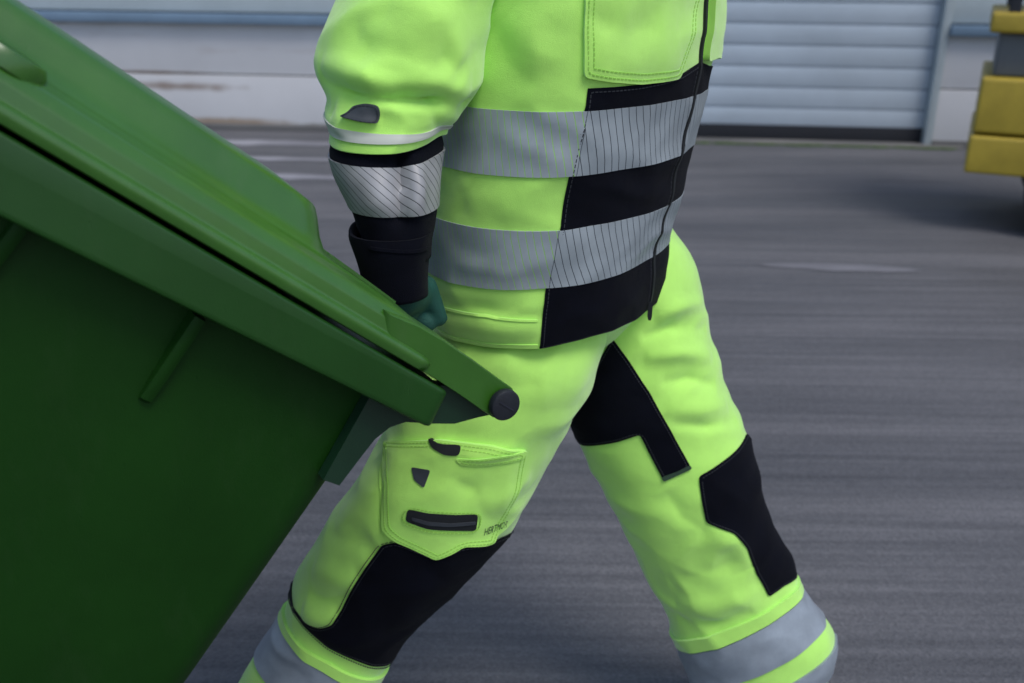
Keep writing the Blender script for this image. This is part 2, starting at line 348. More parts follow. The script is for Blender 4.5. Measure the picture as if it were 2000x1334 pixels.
# ------------------------------------------------------------------ cloth surfaces
class Tube:
    """closed surface through elliptical rings; u runs round it, v along it, with folds pushed along the normal"""
    def __init__(self, rings, p=2.2, noise_amp=(0.003, 0.0012), noise_scale=(9, 26), stretch=(1, 1, 1), seed=0.0, rg=0.0042, rs=9.0):
        self.c = np.array([r[0] for r in rings], float); self.a = np.array([r[1] for r in rings], float); self.b = np.array([r[2] for r in rings], float)
        self.n = len(rings); self.p = p; self.folds = []; self.na = noise_amp; self.ns = noise_scale; self.st = stretch; self.seed = seed
        ln = np.linalg.norm(np.diff(self.c, axis=0), axis=1); self.Lm = float(ln.mean())
        self.Rm = float((np.linalg.norm(self.a, axis=1).mean() + np.linalg.norm(self.b, axis=1).mean())/2)
        self.grid = None; self.rg = rg; self.rs = rs
    def _cr(self, A, v):
        v = np.clip(v, 0, self.n-1-1e-9); i = np.floor(v).astype(int); t = (v-i)[:, None]
        g = lambda k: A[np.clip(k, 0, self.n-1)]
        p0, p1, p2, p3 = g(i-1), g(i), g(i+1), g(i+2)
        return 0.5*((2*p1)+(-p0+p2)*t+(2*p0-5*p1+4*p2-p3)*t*t+(-p0+3*p1-3*p2+p3)*t**3)
    def base(self, u, v):
        u = np.asarray(u, float).ravel(); v = np.asarray(v, float).ravel()
        c, s = np.cos(u), np.sin(u); k = (np.abs(c)**self.p + np.abs(s)**self.p)**(-1/self.p)
        return self._cr(self.c, v) + self._cr(self.a, v)*(c*k)[:, None] + self._cr(self.b, v)*(s*k)[:, None]
    def normal(self, u, v):
        u = np.asarray(u, float).ravel(); v = np.asarray(v, float).ravel(); e = 0.01
        du = self.base(u+e, v)-self.base(u-e, v); dv = self.base(u, np.minimum(v+e, self.n-1))-self.base(u, np.maximum(v-e, 0))
        n = np.cross(du, dv); n /= np.maximum(np.linalg.norm(n, axis=1), 1e-9)[:, None]
        out = self.base(u, v)-self._cr(self.c, v)
        s = np.sign((n*out).sum(1)); s[s == 0] = 1
        return n*s[:, None]
    def eval(self, u, v, off=0.0):
        P = self.base(u, v); N = self.normal(u, v)
        d = np.zeros(len(P))
        for (pl, w_, amp, kind) in self.folds:
            best = np.full(len(P), 1e9); tt = np.zeros(len(P)); m = len(pl)-1
            for i in range(m):
                a, b = pl[i], pl[i+1]; ab = b-a; t = np.clip(((P-a)@ab)/max(ab@ab, 1e-9), 0, 1)
                q = np.linalg.norm(P-(a+t[:, None]*ab), axis=1); sel = q < best
                best[sel] = q[sel]; tt[sel] = (i+t[sel])/m
            tap = np.sin(np.pi*np.clip(tt, 0.0, 1))**0.6 if kind != 'full' else 1.0
            d += amp*np.exp(-(best/w_)**(2 if amp > 0 else 1.25))*tap
        st = self.st
        for k in range(len(P)):
            x, y, z = P[k]
            d[k] += self.na[0]*noise.noise((x*self.ns[0]*st[0]+self.seed, y*self.ns[0]*st[1], z*self.ns[0]*st[2])) \
                  + self.na[1]*noise.noise((x*self.ns[1]*st[0], y*self.ns[1]*st[1]+self.seed, z*self.ns[1]*st[2]))
        if self.rg:
            for k in range(len(P)):
                x, y, z = P[k]*self.rs
                wx = 0.6*noise.noise((x*.6+self.seed, y*.6, z*.6)); n_ = noise.noise((x+wx, y-wx+self.seed, z*1.5+wx))
                d[k] += self.rg*(0.5-min(1.0, abs(n_)*2.2))
        return P + N*(d+off)[:, None]
    def px(self, x, y):
        """(u, v) of the point of the near side that is seen at x, y of the photograph"""
        if self.grid is None:
            uu, vv = np.meshgrid(np.linspace(-math.pi, math.pi, 181), np.linspace(0, self.n-1, 40*self.n), indexing='ij')
            P = self.base(uu, vv); N = self.normal(uu, vv); f = ((P-ORG)*N).sum(1) < 0.0
            self.grid = (uu.ravel()[f], vv.ravel()[f], project(P[f]))
        gu, gv, q = self.grid; i = np.argmin(((q-np.array((x, y)))**2).sum(1))
        u0, v0 = gu[i], gv[i]
        for h in (0.035, 0.006):
            du, dv = np.meshgrid(np.linspace(-h, h, 13), np.linspace(-h, h, 13), indexing='ij')
            U = u0+du.ravel(); Vv = np.clip(v0+dv.ravel(), 0, self.n-1)
            j = np.argmin(((project(self.base(U, Vv))-np.array((x, y)))**2).sum(1)); u0, v0 = U[j], Vv[j]
        return float(u0), float(v0)
    def fold(self, pts, width, amp, kind='taper'):
        pl = np.array([self.base([u], [v])[0] for (u, v) in (self.px(*p[:2]) for p in pts)])
        self.folds.append((pl, width, amp, kind))
    def mesh(self, name, mat, parent, v0=0, v1=None, nu=128, step=0.007, cap0=False, cap1=False, lip=True):
        v1 = self.n-1 if v1 is None else v1
        nv = max(4, int((v1-v0)*self.Lm/step)); vs = np.linspace(v0, v1, nv); us = np.linspace(0, 2*math.pi, nu, endpoint=False)
        V_, U_ = np.meshgrid(vs, us, indexing='ij'); P = self.eval(U_, V_)
        rings = [list(P[i*nu:(i+1)*nu]) for i in range(nv)]
        if lip:                                     # turned-in hem, so that cloth has thickness at its open ends
            Pb = self.eval(us, np.full(nu, v1), -0.004); Pc = self.eval(us, np.full(nu, max(v0, v1-0.03/self.Lm)), -0.008)
            rings += [list(Pb), list(Pc)]
        Vv, F = loft(rings, cap0, cap1)
        o = mesh_obj(name, Vv, F, mat, parent); fix_normals(o.data); o.data.shade_smooth()
        return o
    def uvpoly(self, pts):
        out = []
        for p in pts:
            u, v = self.px(p[0], p[1])
            if len(p) > 2: u += p[2]
            if len(p) > 3: v += p[3]
            if out:
                while u-out[-1][0] > math.pi: u -= 2*math.pi
                while u-out[-1][0] < -math.pi: u += 2*math.pi
            out.append((u, v))
        return out
    def patch(self, name, pts, mat, parent, off=0.0028, step=0.006, uvpts=None, round_=True, rows=(), thread='thread_dark'):
        poly = uvpts or self.uvpoly(pts)
        S = np.array(poly)*np.array((self.Rm, self.Lm))
        bd = []
        for i in range(len(S)):
            a, b = S[i], S[(i+1) % len(S)]; k = max(1, int(np.linalg.norm(b-a)/(step*0.6)))
            for j in range(k): bd.append(a+(b-a)*j/k)
        bd = np.array(bd)
        if round_:
            for _ in range(2): bd = (np.roll(bd, 1, 0)+2*bd+np.roll(bd, -1, 0))/4
        for row in rows: self.stitch(bd, row, M[thread], parent, off)
        n = len(bd); lo, hi = bd.min(0), bd.max(0)
        gx = np.arange(lo[0]+step/2, hi[0], step); gy = np.arange(lo[1]+step/2, hi[1], step)
        G = np.array([(x, y) for x in gx for y in gy]) if len(gx) and len(gy) else np.zeros((0, 2))
        if len(G):
            dd = np.min(((G[:, None, :]-bd[None, :, :])**2).sum(2), axis=1); G = G[dd > (step*0.55)**2]
        allp = [Vector(p) for p in bd] + [Vector(p) for p in G]
        r = delaunay_2d_cdt(allp, [], [list(range(n))], 1, 1e-6)
        X = np.array([(v.x, v.y) for v in r[0]]); F = [tuple(f) for f in r[2]]
        U, Vv = X[:, 0]/self.Rm, X[:, 1]/self.Lm
        P = self.eval(U, Vv, off)
        cnt = {}
        for f in F:
            for i in range(len(f)):
                e = (f[i], f[(i+1) % len(f)]); cnt[e] = 1
        be = [e for e in cnt if (e[1], e[0]) not in cnt]
        bvi = sorted({i for e in be for i in e}); mp = {i: len(P)+k for k, i in enumerate(bvi)}
        Q = self.eval(U[bvi], Vv[bvi], -0.0015)
        F += [(e[1], e[0], mp[e[0]], mp[e[1]]) for e in be]
        uv = np.concatenate((X, X[bvi]))
        o = mesh_obj(name, np.concatenate((P, Q)), F, mat, parent, uv=uv)
        fix_normals(o.data); o.data.shade_smooth(); o.data.set_sharp_from_angle(angle=R(60))
        return o
    def stitch(self, bd, inset, mat, parent, off, L=0.0034, gap=0.0016, wd=0.0006):
        tg = np.roll(bd, -1, 0)-np.roll(bd, 1, 0); tg /= np.maximum(np.linalg.norm(tg, axis=1), 1e-9)[:, None]
        nrm = np.stack((-tg[:, 1], tg[:, 0]), -1)
        area = 0.5*np.sum(bd[:, 0]*np.roll(bd[:, 1], -1)-np.roll(bd[:, 0], -1)*bd[:, 1])
        C = bd + nrm*inset*(1 if area > 0 else -1)
        for _ in range(3): C = (np.roll(C, 1, 0)+2*C+np.roll(C, -1, 0))/4
        C = np.concatenate((C, C[:1])); seg = np.linalg.norm(np.diff(C, axis=0), axis=1); acc = np.concatenate(((0,), np.cumsum(seg)))
        k = int(acc[-1]/(L+gap))
        if k < 2: return
        st = np.arange(k)*(L+gap)
        at = lambda q: np.stack((np.interp(q, acc, C[:, 0]), np.interp(q, acc, C[:, 1])), -1)
        a, b = at(st), at(st+L); d = b-a; d /= np.maximum(np.linalg.norm(d, axis=1), 1e-9)[:, None]; n2 = np.stack((-d[:, 1], d[:, 0]), -1)*wd
        X = np.stack((a+n2, b+n2, b-n2, a-n2), 1).reshape(-1, 2)
        Pt = self.eval(X[:, 0]/self.Rm, X[:, 1]/self.Lm, off+0.0007); Pb = self.eval(X[:, 0]/self.Rm, X[:, 1]/self.Lm, off-0.0006)
        F = []; m = len(Pt)
        for i in range(k):
            q = [4*i+j for j in range(4)]; F.append(tuple(q))
            for j in range(4): F.append((q[j], q[(j+1) % 4], m+q[(j+1) % 4], m+q[j]))
        o = mesh_obj('stitching', np.concatenate((Pt, Pb)), F, mat, parent, smooth=False); fix_normals(o.data); tag(o, kind='stuff')
    def band(self, name, v0, v1, mat, parent, u0=0.0, u1=2*math.pi, off=0.0022, step=0.006):
        closed = abs(u1-u0-2*math.pi) < 1e-6
        nu = max(8, int((u1-u0)*self.Rm/step)); nv = max(3, int(abs(v1-v0)*self.Lm/step))
        us = np.linspace(u0, u1, nu+1); vs = np.linspace(v0, v1, nv+1)
        V_, U_ = np.meshgrid(vs, us, indexing='ij'); P = self.eval(U_, V_, off); UV = np.stack((U_.ravel()*self.Rm, V_.ravel()*self.Lm), -1)
        w_ = nu+1; F = []
        for i in range(nv):
            for j in range(nu): F.append((i*w_+j, i*w_+j+1, (i+1)*w_+j+1, (i+1)*w_+j))
        edge = [j for j in range(w_)] + [i*w_+nu for i in range(1, nv+1)] + [nv*w_+j for j in range(nu-1, -1, -1)] + [i*w_ for i in range(nv-1, 0, -1)]
        Q = self.eval(U_.ravel()[edge], V_.ravel()[edge], -0.0015); k0 = len(P)
        for k in range(len(edge)):
            k2 = (k+1) % len(edge); F.append((edge[k2], edge[k], k0+k, k0+k2))
        o = mesh_obj(name, np.concatenate((P, Q)), F, mat, parent, uv=np.concatenate((UV, UV[edge])))
        fix_normals(o.data); o.data.shade_smooth(); o.data.set_sharp_from_angle(angle=R(60))
        return o

def ring_px(L, Rr, Y, rd, dip=0.0):
    """ring whose left and right outline lie at these places of the photograph, rd metres deep"""
    a = W(L[0], L[1], Y); b = W(Rr[0], Rr[1], Y); c = (a+b)/2; e1 = (b-a)/2
    view = ORG-c; view /= np.linalg.norm(view); e2 = view-e1*(view@e1)/(e1@e1); e2 /= np.linalg.norm(e2)
    dn = np.cross(e2, e1); dn /= np.linalg.norm(dn); dn = -dn if dn[2] > 0 else dn
    e2 = e2*math.cos(R(dip)) + dn*math.sin(R(dip))
    return (c, e1, e2*rd)

# ================================================================== SETTING
# ground
def grid_sheet(name, x0, x1, y0, y1, z, mat, nx=1, ny=1):
    V, F = [], []
    for j in range(ny+1):
        for i in range(nx+1): V.append((x0+(x1-x0)*i/nx, y0+(y1-y0)*j/ny, z))
    for j in range(ny):
        for i in range(nx): k = j*(nx+1)+i; F.append((k, k+1, k+nx+2, k+nx+1))
    return mesh_obj(name, V, F, mat, smooth=False)
g = grid_sheet('asphalt_ground', -300, 300, -300, 300, 0, M['asphalt']); tag(g, kind='structure')
tag(g, 'dark grey worn asphalt yard', 'ground')

# building line from two points where the wall meets the ground
GA, GB = ground(450, 252), ground(1500, 278)
wdir = V3(GB-GA); wdir.z = 0; wdir.normalize(); wnorm = Vector((wdir.y, -wdir.x, 0))       # towards the camera
W0 = V3(ground(1000, 265)); W0.z = 0
WM = Matrix(((wdir.x, wnorm.x, 0, W0.x), (wdir.y, wnorm.y, 0, W0.y), (0, 0, 1, 0), (0, 0, 0, 1)))   # x along wall, y out of wall, z up
def wall_pt(px, py, out=0.0):
    d = V3(ray(px, py)); o = V3(ORG); p0 = W0+wnorm*out
    t = (p0-o).dot(wnorm)/d.dot(wnorm); p = o+d*t
    return (p-W0).dot(wdir), p.z
def wbox(name, x0, x1, z0, z1, out0, out1, mat, parent, bevel=0.004):
    return bevel_box(name, (x1-x0, out1-out0, z1-z0), mat, parent, WM @ Matrix.Translation(((x0+x1)/2, (out0+out1)/2, (z0+z1)/2)), bevel, 2)

def _st(px, py):
    x, z = wall_pt(px, py); p = W0+wdir*x; return p.x, z
M['plinth'] = concrete_mat('pale_render', (0.52, 0.52, 0.53), (0.60, 0.60, 0.61), rust=0.35, stains=[(*_st(350, 168), .75, .05, (0.16, 0.10, 0.06)), (*_st(300, 141), .7, .022, (0.22, 0.15, 0.10)), (*_st(430, 238), .85, .05, (0.24, 0.14, 0.05)), (*_st(640, 247), .5, .035, (0.10, 0.10, 0.06))])
bld = empty('industrial_building', W0)
tag(bld, 'low industrial building with pale walls and grey sectional door behind the worker', 'building')
xd0 = wall_pt(1080, 200)[0]; xd1 = wall_pt(1815, 200)[0]
zl0 = wall_pt(300, 44)[1]; zl1 = wall_pt(300, 24)[1]
zj = wall_pt(500, 148)[1]
XL, XR, ZT = -14.0, 12.0, 4.2
for (a, b) in ((XL, xd0-0.06), (xd1+0.06, XR)):
    wbox('plinth_wall', a, b, zj+0.012, zl0, -0.25, 0.0, M['plinth'], bld)
    wbox('plinth_wall', a, b, -0.05, zj, -0.25, 0.02, M['plinth'], bld)
    wbox('plinth_joint', a, b, zj-0.02, zj+0.03, -0.25, -0.012, M['gasket'], bld, 0)
    wbox('ledge', a, b, zl0+0.002, zl1, -0.2, 0.075, M['ledge'], bld, 0.01)
    z = zl1+0.012; k = 0
    while z < ZT-0.1:
        wbox('cladding_panel', a, b, z, z+0.236, -0.2, 0.012, M['cladding'], bld, 0.008); z += 0.25; k += 1
    wbox('cladding_backing', a, b, zl1, ZT, -0.25, -0.0, M['dark_metal'], bld, 0)
    wbox('base_strip', a, b, 0.0, 0.05, -0.1, 0.045, M['threshold'], bld, 0.006)
ZD = 3.2
wbox('door_frame', xd0-0.06, xd0, 0, ZD+0.08, -0.2, 0.03, M['cladding'], bld)
wbox('door_frame', xd1, xd1+0.06, 0, ZD+0.08, -0.2, 0.03, M['cladding'], bld)
wbox('door_frame', xd0, xd1, ZD, ZD+0.08, -0.2, 0.03, M['cladding'], bld)
wbox('wall_over_door', xd0-0.06, xd1+0.06, ZD+0.085, ZT, -0.22, 0.0, M['cladding'], bld)
wbox('roof_edge', XL, XR, ZT, ZT+0.2, -6, 0.2, M['ledge'], bld, 0.01)
door = empty('sectional_door', W0); door.parent = bld; door.matrix_parent_inverse = wm(bld).inverted()
zr = [wall_pt(1500, y)[1] for y in (3.5, 44, 86, 128, 171, 212)]
pitch = (zr[0]-zr[-1])/5; zbot = zr[-1]-pitch*0.86
z1 = zr[-1]
wbox('door_slat', xd0+0.004, xd1-0.004, zbot, z1-0.004, -0.11, -0.06, M['door'], door, 0.005)
while z1 < ZD-0.02:
    wbox('door_slat', xd0+0.004, xd1-0.004, z1+0.004, min(z1+pitch-0.004, ZD-0.005), -0.11, -0.06, M['door'], door, 0.005); z1 += pitch
wbox('door_core', xd0+0.002, xd1-0.002, zbot, ZD-0.003, -0.14, -0.075, M['ledge'], door, 0)
wbox('bottom_seal', xd0+0.003, xd1-0.003, 0.0, zbot, -0.12, -0.05, M['gasket'], door, 0.004)
th = wbox('door_threshold', xd0-0.3, xd1+0.3, -0.02, 0.018, -0.045, 0.12, M['threshold'], bld, 0.006)
# moss along the threshold
bm = bmesh.new()
for k in range(260):
    x = random.uniform(xd0-0.2, xd1+0.2); r = random.uniform(0.01, 0.03)
    bmesh.ops.create_icosphere(bm, subdivisions=1, radius=r, matrix=WM @ Matrix.Translation((x, 0.125+random.uniform(-.015, .03), 0.0)) @ Matrix.Diagonal((2.2, 1, 0.6, 1)))
me = bpy.data.meshes.new('moss'); bm.to_mesh(me); bm.free()
mo = link_mesh('moss', me, M['moss']); tag(mo, 'thin line of green moss along the door threshold', 'moss', kind='stuff')

# pale marks on the yard, lighter than the asphalt around them
def mark(px0, py0, px1, py1, width, label, mat='pale_streak'):
    a, b = V3(ground(px0, py0)), V3(ground(px1, py1)); d = (b-a); L = d.length; d.normalize(); n = Vector((-d.y, d.x, 0))
    V, top, bot = [], [], []
    k = max(6, int(L/0.05))
    for i in range(k+1):
        t = i/k; e = (math.sin(math.pi*min(1, max(0, t)))**0.4)
        wv = width*0.5*e*(0.75+0.5*noise.noise((t*L*5, px0*.01, 0)))+0.002
        p = a+d*L*t
        top.append(p+n*wv+Vector((0, 0, .004))); bot.append(p-n*wv*(0.8+0.4*noise.noise((t*L*7, 5, py0*.01)))+Vector((0, 0, .004)))
    V = top+bot; F = [(i, i+1, k+2+i, k+1+i) for i in range(k)]
    o = mesh_obj('pale_mark', V, F, M[mat], smooth=False); fix_normals(o.data)
    tag(o, label, 'road marking', 'worn white marks on the asphalt', 'structure')
mark(1480, 519, 1800, 530, 0.15, 'short worn white paint mark on the asphalt right of the worker', 'paint')
mark(330, 277, 690, 283, 0.30, 'pale streak near the wall, the one closest to the plinth')
mark(360, 308, 690, 314, 0.16, 'thin pale streak, middle one of three behind the bin lid')
mark(380, 342, 720, 350, 0.22, 'broad pale streak, the one nearest the bin lid corner')
mark(1690, 350, 1880, 357, 0.03, 'thin pale paint streak on the asphalt beside the yellow truck', 'paint')

# ================================================================== WHEELIE BIN
PSI, TAU = R(30), R(38.6)
A_ = np.array((-math.cos(PSI)*math.cos(TAU), -math.sin(PSI)*math.cos(TAU), math.sin(TAU)))
B_ = np.array((-math.sin(PSI), math.cos(PSI), 0.0))
N_ = np.array((math.sin(TAU)*math.cos(PSI), math.sin(TAU)*math.sin(PSI), math.cos(TAU)))
fw = ray(985, 790); P0 = ORG + fw*1.19
def bp_(s, t, n): return P0 + A_*s + B_*t + N_*n
def bin_sn(px, py, t):
    d = ray(px, py); o = ORG-(P0+B_*t); k = -(o@B_)/(d@B_); q = o+d*k
    return q@A_, q@N_
def rrect(s0, s1, t0, t1, r, n, seg=5):
    out = []
    for (cs, ct, a0) in ((s1-r, t1-r, 0), (s0+r, t1-r, 90), (s0+r, t0+r, 180), (s1-r, t0+r, 270)):
        for k in range(seg+1):
            a = R(a0+90*k/seg); out.append(bp_(cs+r*math.cos(a), ct+r*math.sin(a), n))
    return out
BINM = Matrix(((A_[0], B_[0], N_[0], P0[0]), (A_[1], B_[1], N_[1], P0[1]), (A_[2], B_[2], N_[2], P0[2]), (0, 0, 0, 1)))
WB = 0.58
base = bp_(0.06, WB/2, -1.087)
binr = empty('wheelie_bin', (base[0], base[1], 0.0))
tag(binr, 'green plastic wheelie bin tilted back and pulled along by the worker', 'wheelie bin')
def prism(name, prof, t0, t1, mat, parent, sharp=35, bev=0.0):
    k = len(prof)
    rings = [[bp_(s, t0+bev, n) for s, n in prof]] if not bev else []
    if bev:
        cs = sum(p[0] for p in prof)/k; cn = sum(p[1] for p in prof)/k
        def ins(t, f): return [bp_(s+(cs-s)*f, t, n+(cn-n)*f) for s, n in prof]
        rings = [ins(t0, bev*14), ins(t0+bev*0.4, bev*4), ins(t0+bev, 0), ins(t1-bev, 0), ins(t1, bev*10)]
    else:
        rings = [[bp_(s, t0, n) for s, n in prof], [bp_(s, t1, n) for s, n in prof]]
    return loft_obj(name, rings, mat, parent, sharp=sharp)
# body with flared rim
rim = (0.072, 0.80, -0.004, WB+0.004)
def rr(rect, ins, n, r, seg=6): return rrect(rect[0]+ins, rect[1]-ins, rect[2]+ins, rect[3]-ins, r, n, seg)
rings = [rr(rim, 0.050, -0.055, .02), rr(rim, 0.030, -0.030, .02), rr(rim, 0.010, -0.0215, .02), rr(rim, 0.0032, -0.0218, .02), rr(rim, 0.0010, -0.0232, .02), rr(rim, 0.0001, -0.0252, .02), rr(rim, -0.0003, -0.028, .02),
         rr(rim, -0.003, -0.061, .02), rr(rim, -0.0032, -0.0635, .02), rr(rim, -0.0026, -0.0658, .02), rr(rim, -0.0005, -0.0674, .02), rr(rim, 0.004, -0.0682, .02), rr(rim, 0.020, -0.066, .02), rr(rim, 0.05, -0.064, .02)]
for k in range(6, len(rings)):                                     # the rim grows deeper towards the front
    rings[k] = [p - N_*0.034*max(0.0, (p-P0)@A_-0.09) for p in rings[k]]
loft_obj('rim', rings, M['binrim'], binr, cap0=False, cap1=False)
wt = (0.100, 0.77, 0.040, WB-0.040); wb = (0.128, 0.64, 0.065, WB-0.065)
rings = []
for k in range(15):
    f = k/14; n = -0.060 - 1.05*f
    e = [wt[i]+(wb[i]-wt[i])*f for i in range(4)]
    bow = 0.006*math.sin(math.pi*f)
    rings.append(rrect(e[0], e[1], e[2]-bow, e[3]+bow, 0.05, n, 8))
rings.append(rrect(wb[0]+.02, wb[1]-.02, wb[2]+.02, wb[3]-.02, 0.04, -1.125, 8))
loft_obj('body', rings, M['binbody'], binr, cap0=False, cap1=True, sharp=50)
# gusset ribs under the rim
def gusset(px0, py0, px1, py1, wdt=0.016):
    s0, n0 = bin_sn(px0, py0, 0.02); s1, n1 = bin_sn(px1, py1, 0.03)
    prof = []
    rings = []
    for k, (f, dep, ww) in enumerate(((0, 0.026, 1.0), (0.3, 0.022, 1.0), (0.7, 0.016, 1.0), (0.96, 0.011, 1.0), (1.0, 0.004, .8))):
        s = s0+(s1-s0)*f; n = n0+(n1-n0)*f
        tw = 0.042+0.025*((-n-0.06)/1.05)
        h = wdt*0.5*ww
        rings.append([bp_(s-h, tw+.01, n), bp_(s-h*.8, tw-dep*.9, n), bp_(s-h*.3, tw-dep, n), bp_(s+h*.3, tw-dep, n), bp_(s+h*.8, tw-dep*.9, n), bp_(s+h, tw+.01, n)])
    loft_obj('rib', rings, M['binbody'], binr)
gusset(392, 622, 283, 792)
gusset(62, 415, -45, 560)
# rivet dot of the near wall
# brackets that carry the hinge bar
lowcurve = [(-0.012, -0.018), (0.004, -0.030), (0.03, -0.052), (0.06, -0.066), (0.09, -0.078), (0.104, -0.092), (0.112, -0.112), (0.116, -0.15), (0.118, -0.178), (0.140, -0.180), (0.15, -0.06), (0.10, -0.03), (0.04, -0.006), (0.0, 0.012), (-0.014, 0.004)]
prism('bracket', lowcurve, 0.022, 0.040, M['bracket'], binr)
prism('bracket', lowcurve, WB-0.040, WB-0.022, M['bracket'], binr)
web = [(0.09, -0.035), (0.100, -0.10), (0.106, -0.178), (0.130, -0.180), (0.130, -0.035)]
prism('bracket', web, 0.040, 0.060, M['bracket'], binr)
# hinge bar with end caps
def cyl_t(name, s, n, r, t0, t1, mat, parent, seg=32, bev=0.002):
    def ring(t, rad): return [bp_(s+rad*math.cos(2*math.pi*k/seg), t, n+rad*math.sin(2*math.pi*k/seg)) for k in range(seg)]
    return loft_obj(name, [ring(t0, r-bev*2), ring(t0+bev*.5, r-bev*.5), ring(t0+bev*1.5, r), ring(t1-bev*1.5, r), ring(t1-bev*.5, r-bev*.5), ring(t1, r-bev*2)], mat, parent)
cyl_t('handle_bar', 0, 0, 0.0135, 0.002, WB-0.002, M['bracket'], binr)
for t0, t1 in ((-0.006, 0.006), (WB-0.006, WB+0.006)):
    c = cyl_t('hinge_cap', 0, 0, 0.0195, t0, t1, M['cap'], binr)
    bar = prism('cap_slot', [(-.012, -.0012), (.012, -.0012), (.012, .0012), (-.012, .0012)], t0-0.0008 if t0 < 0.1 else t1-.002, t0+0.002 if t0 < .1 else t1+.0008, M['tyre'], c)
# lid
lid_rect = (0.112, 0.80, 0.0, WB)
dome = (0.262, 0.72, 0.062, 0.36)
L_ = []
for ins, n, r in ((0.03, -0.010, .02), (0.010, -0.016, .02), (0.004, -0.0170, .02), (0.0, -0.0155, .022), (-0.002, -0.009, .022), (-0.0015, -0.004, .022), (0.002, -0.001, .022), (0.007, 0.0, .022), (0.0082, 0.001, .022), (0.0086, 0.003, .022), (0.0105, 0.0125, .024), (0.0110, 0.0145, .024), (0.0124, 0.0162, .026), (0.0140, 0.0180, .026), (0.0205, 0.0238, .03), (0.0222, 0.0250, .03), (0.0250, 0.0262, .03), (0.034, 0.0285, .035), (0.048, 0.031, .04)):
    L_.append(rr(lid_rect, ins, n, r, 8))
for ins, n, r in ((-0.012, 0.034, .04), (-0.002, 0.037, .04), (0.008, 0.048, .04), (0.018, 0.064, .04), (0.024, 0.072, .04), (0.028, 0.0745, .04), (0.07, 0.080, .04)):
    L_.append(rr(dome, ins, n, r, 8))
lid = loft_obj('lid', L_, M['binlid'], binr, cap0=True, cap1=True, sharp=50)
for k in range(9):                                                # ribbed ramp between the dome and the hinge
    t = 0.10+k*0.03
    rings = [[bp_(s, t-.003, nn-.003), bp_(s, t-.002, nn+.003), bp_(s, t+.002, nn+.003), bp_(s, t+.003, nn-.003)] for s, nn in ((0.145, 0.029), (0.20, 0.0325), (0.25, 0.0345))]
    loft_obj('ridge', rings, M['binlid'], lid)
# raised boss on the near shoulder of the lid
rings = []
for rad, n in ((0.036, 0.030), (0.035, 0.040), (0.031, 0.046), (0.022, 0.048), (0.014, 0.046), (0.012, 0.042)):
    rings.append([bp_(0.625+rad*math.cos(2*math.pi*k/28), 0.046+rad*.8*math.sin(2*math.pi*k/28), n-.006) for k in range(28)])
loft_obj('boss', rings, M['binlid'], lid)
armp = [(0.175, -0.013), (0.14, -0.0165), (0.10, -0.0165), (0.06, -0.018), (0.02, -0.0205)]
armp += [(0.0215*math.cos(a), 0.0215*math.sin(a)) for a in [R(-100-20*k) for k in range(9)]]
armp += [(0.010, 0.0215), (0.03, 0.0225), (0.07, 0.0250), (0.12, 0.0262), (0.16, 0.0255), (0.20, 0.020)]
for t0, t1 in ((0.007, 0.125), (WB-0.125, WB-0.007)):
    prism('hinge_arm', armp, t0, t1, M['binlid'], binr, bev=0.004)
# wheels
for t in (-0.02, WB+0.02):
    wh = None
    def ring(tt, rad): return [bp_(0.06+rad*math.cos(2*math.pi*k/40), tt, -1.087+rad*math.sin(2*math.pi*k/40)) for k in range(40)]
    wh = loft_obj('wheel', [ring(t-0.018, 0.105), ring(t-0.024, 0.06), ring(t-0.026, 0.02), ring(t+0.026, 0.02), ring(t+0.024, 0.06), ring(t+0.018, 0.105)], M['rim'], binr)
    V, F = loft([ring(t-0.02, 0.104), ring(t-0.025, 0.115), ring(t-0.025, 0.138), ring(t-0.018, 0.148), ring(t, 0.1495), ring(t+0.018, 0.148), ring(t+0.025, 0.138), ring(t+0.025, 0.115), ring(t+0.02, 0.104), ring(t-0.02, 0.104)], False, False)
    ty = mesh_obj('tyre', V, F, M['tyre'], wh); fix_normals(ty.data)
cyl_t('axle', 0.06, -1.087, 0.012, -0.03, WB+0.03, M['dark_metal'], binr)
prism('axle_mount', [(0.03, -1.06), (0.17, -0.95), (0.17, -1.11), (0.05, -1.115)], 0.08, WB-0.08, M['binbody'], binr)

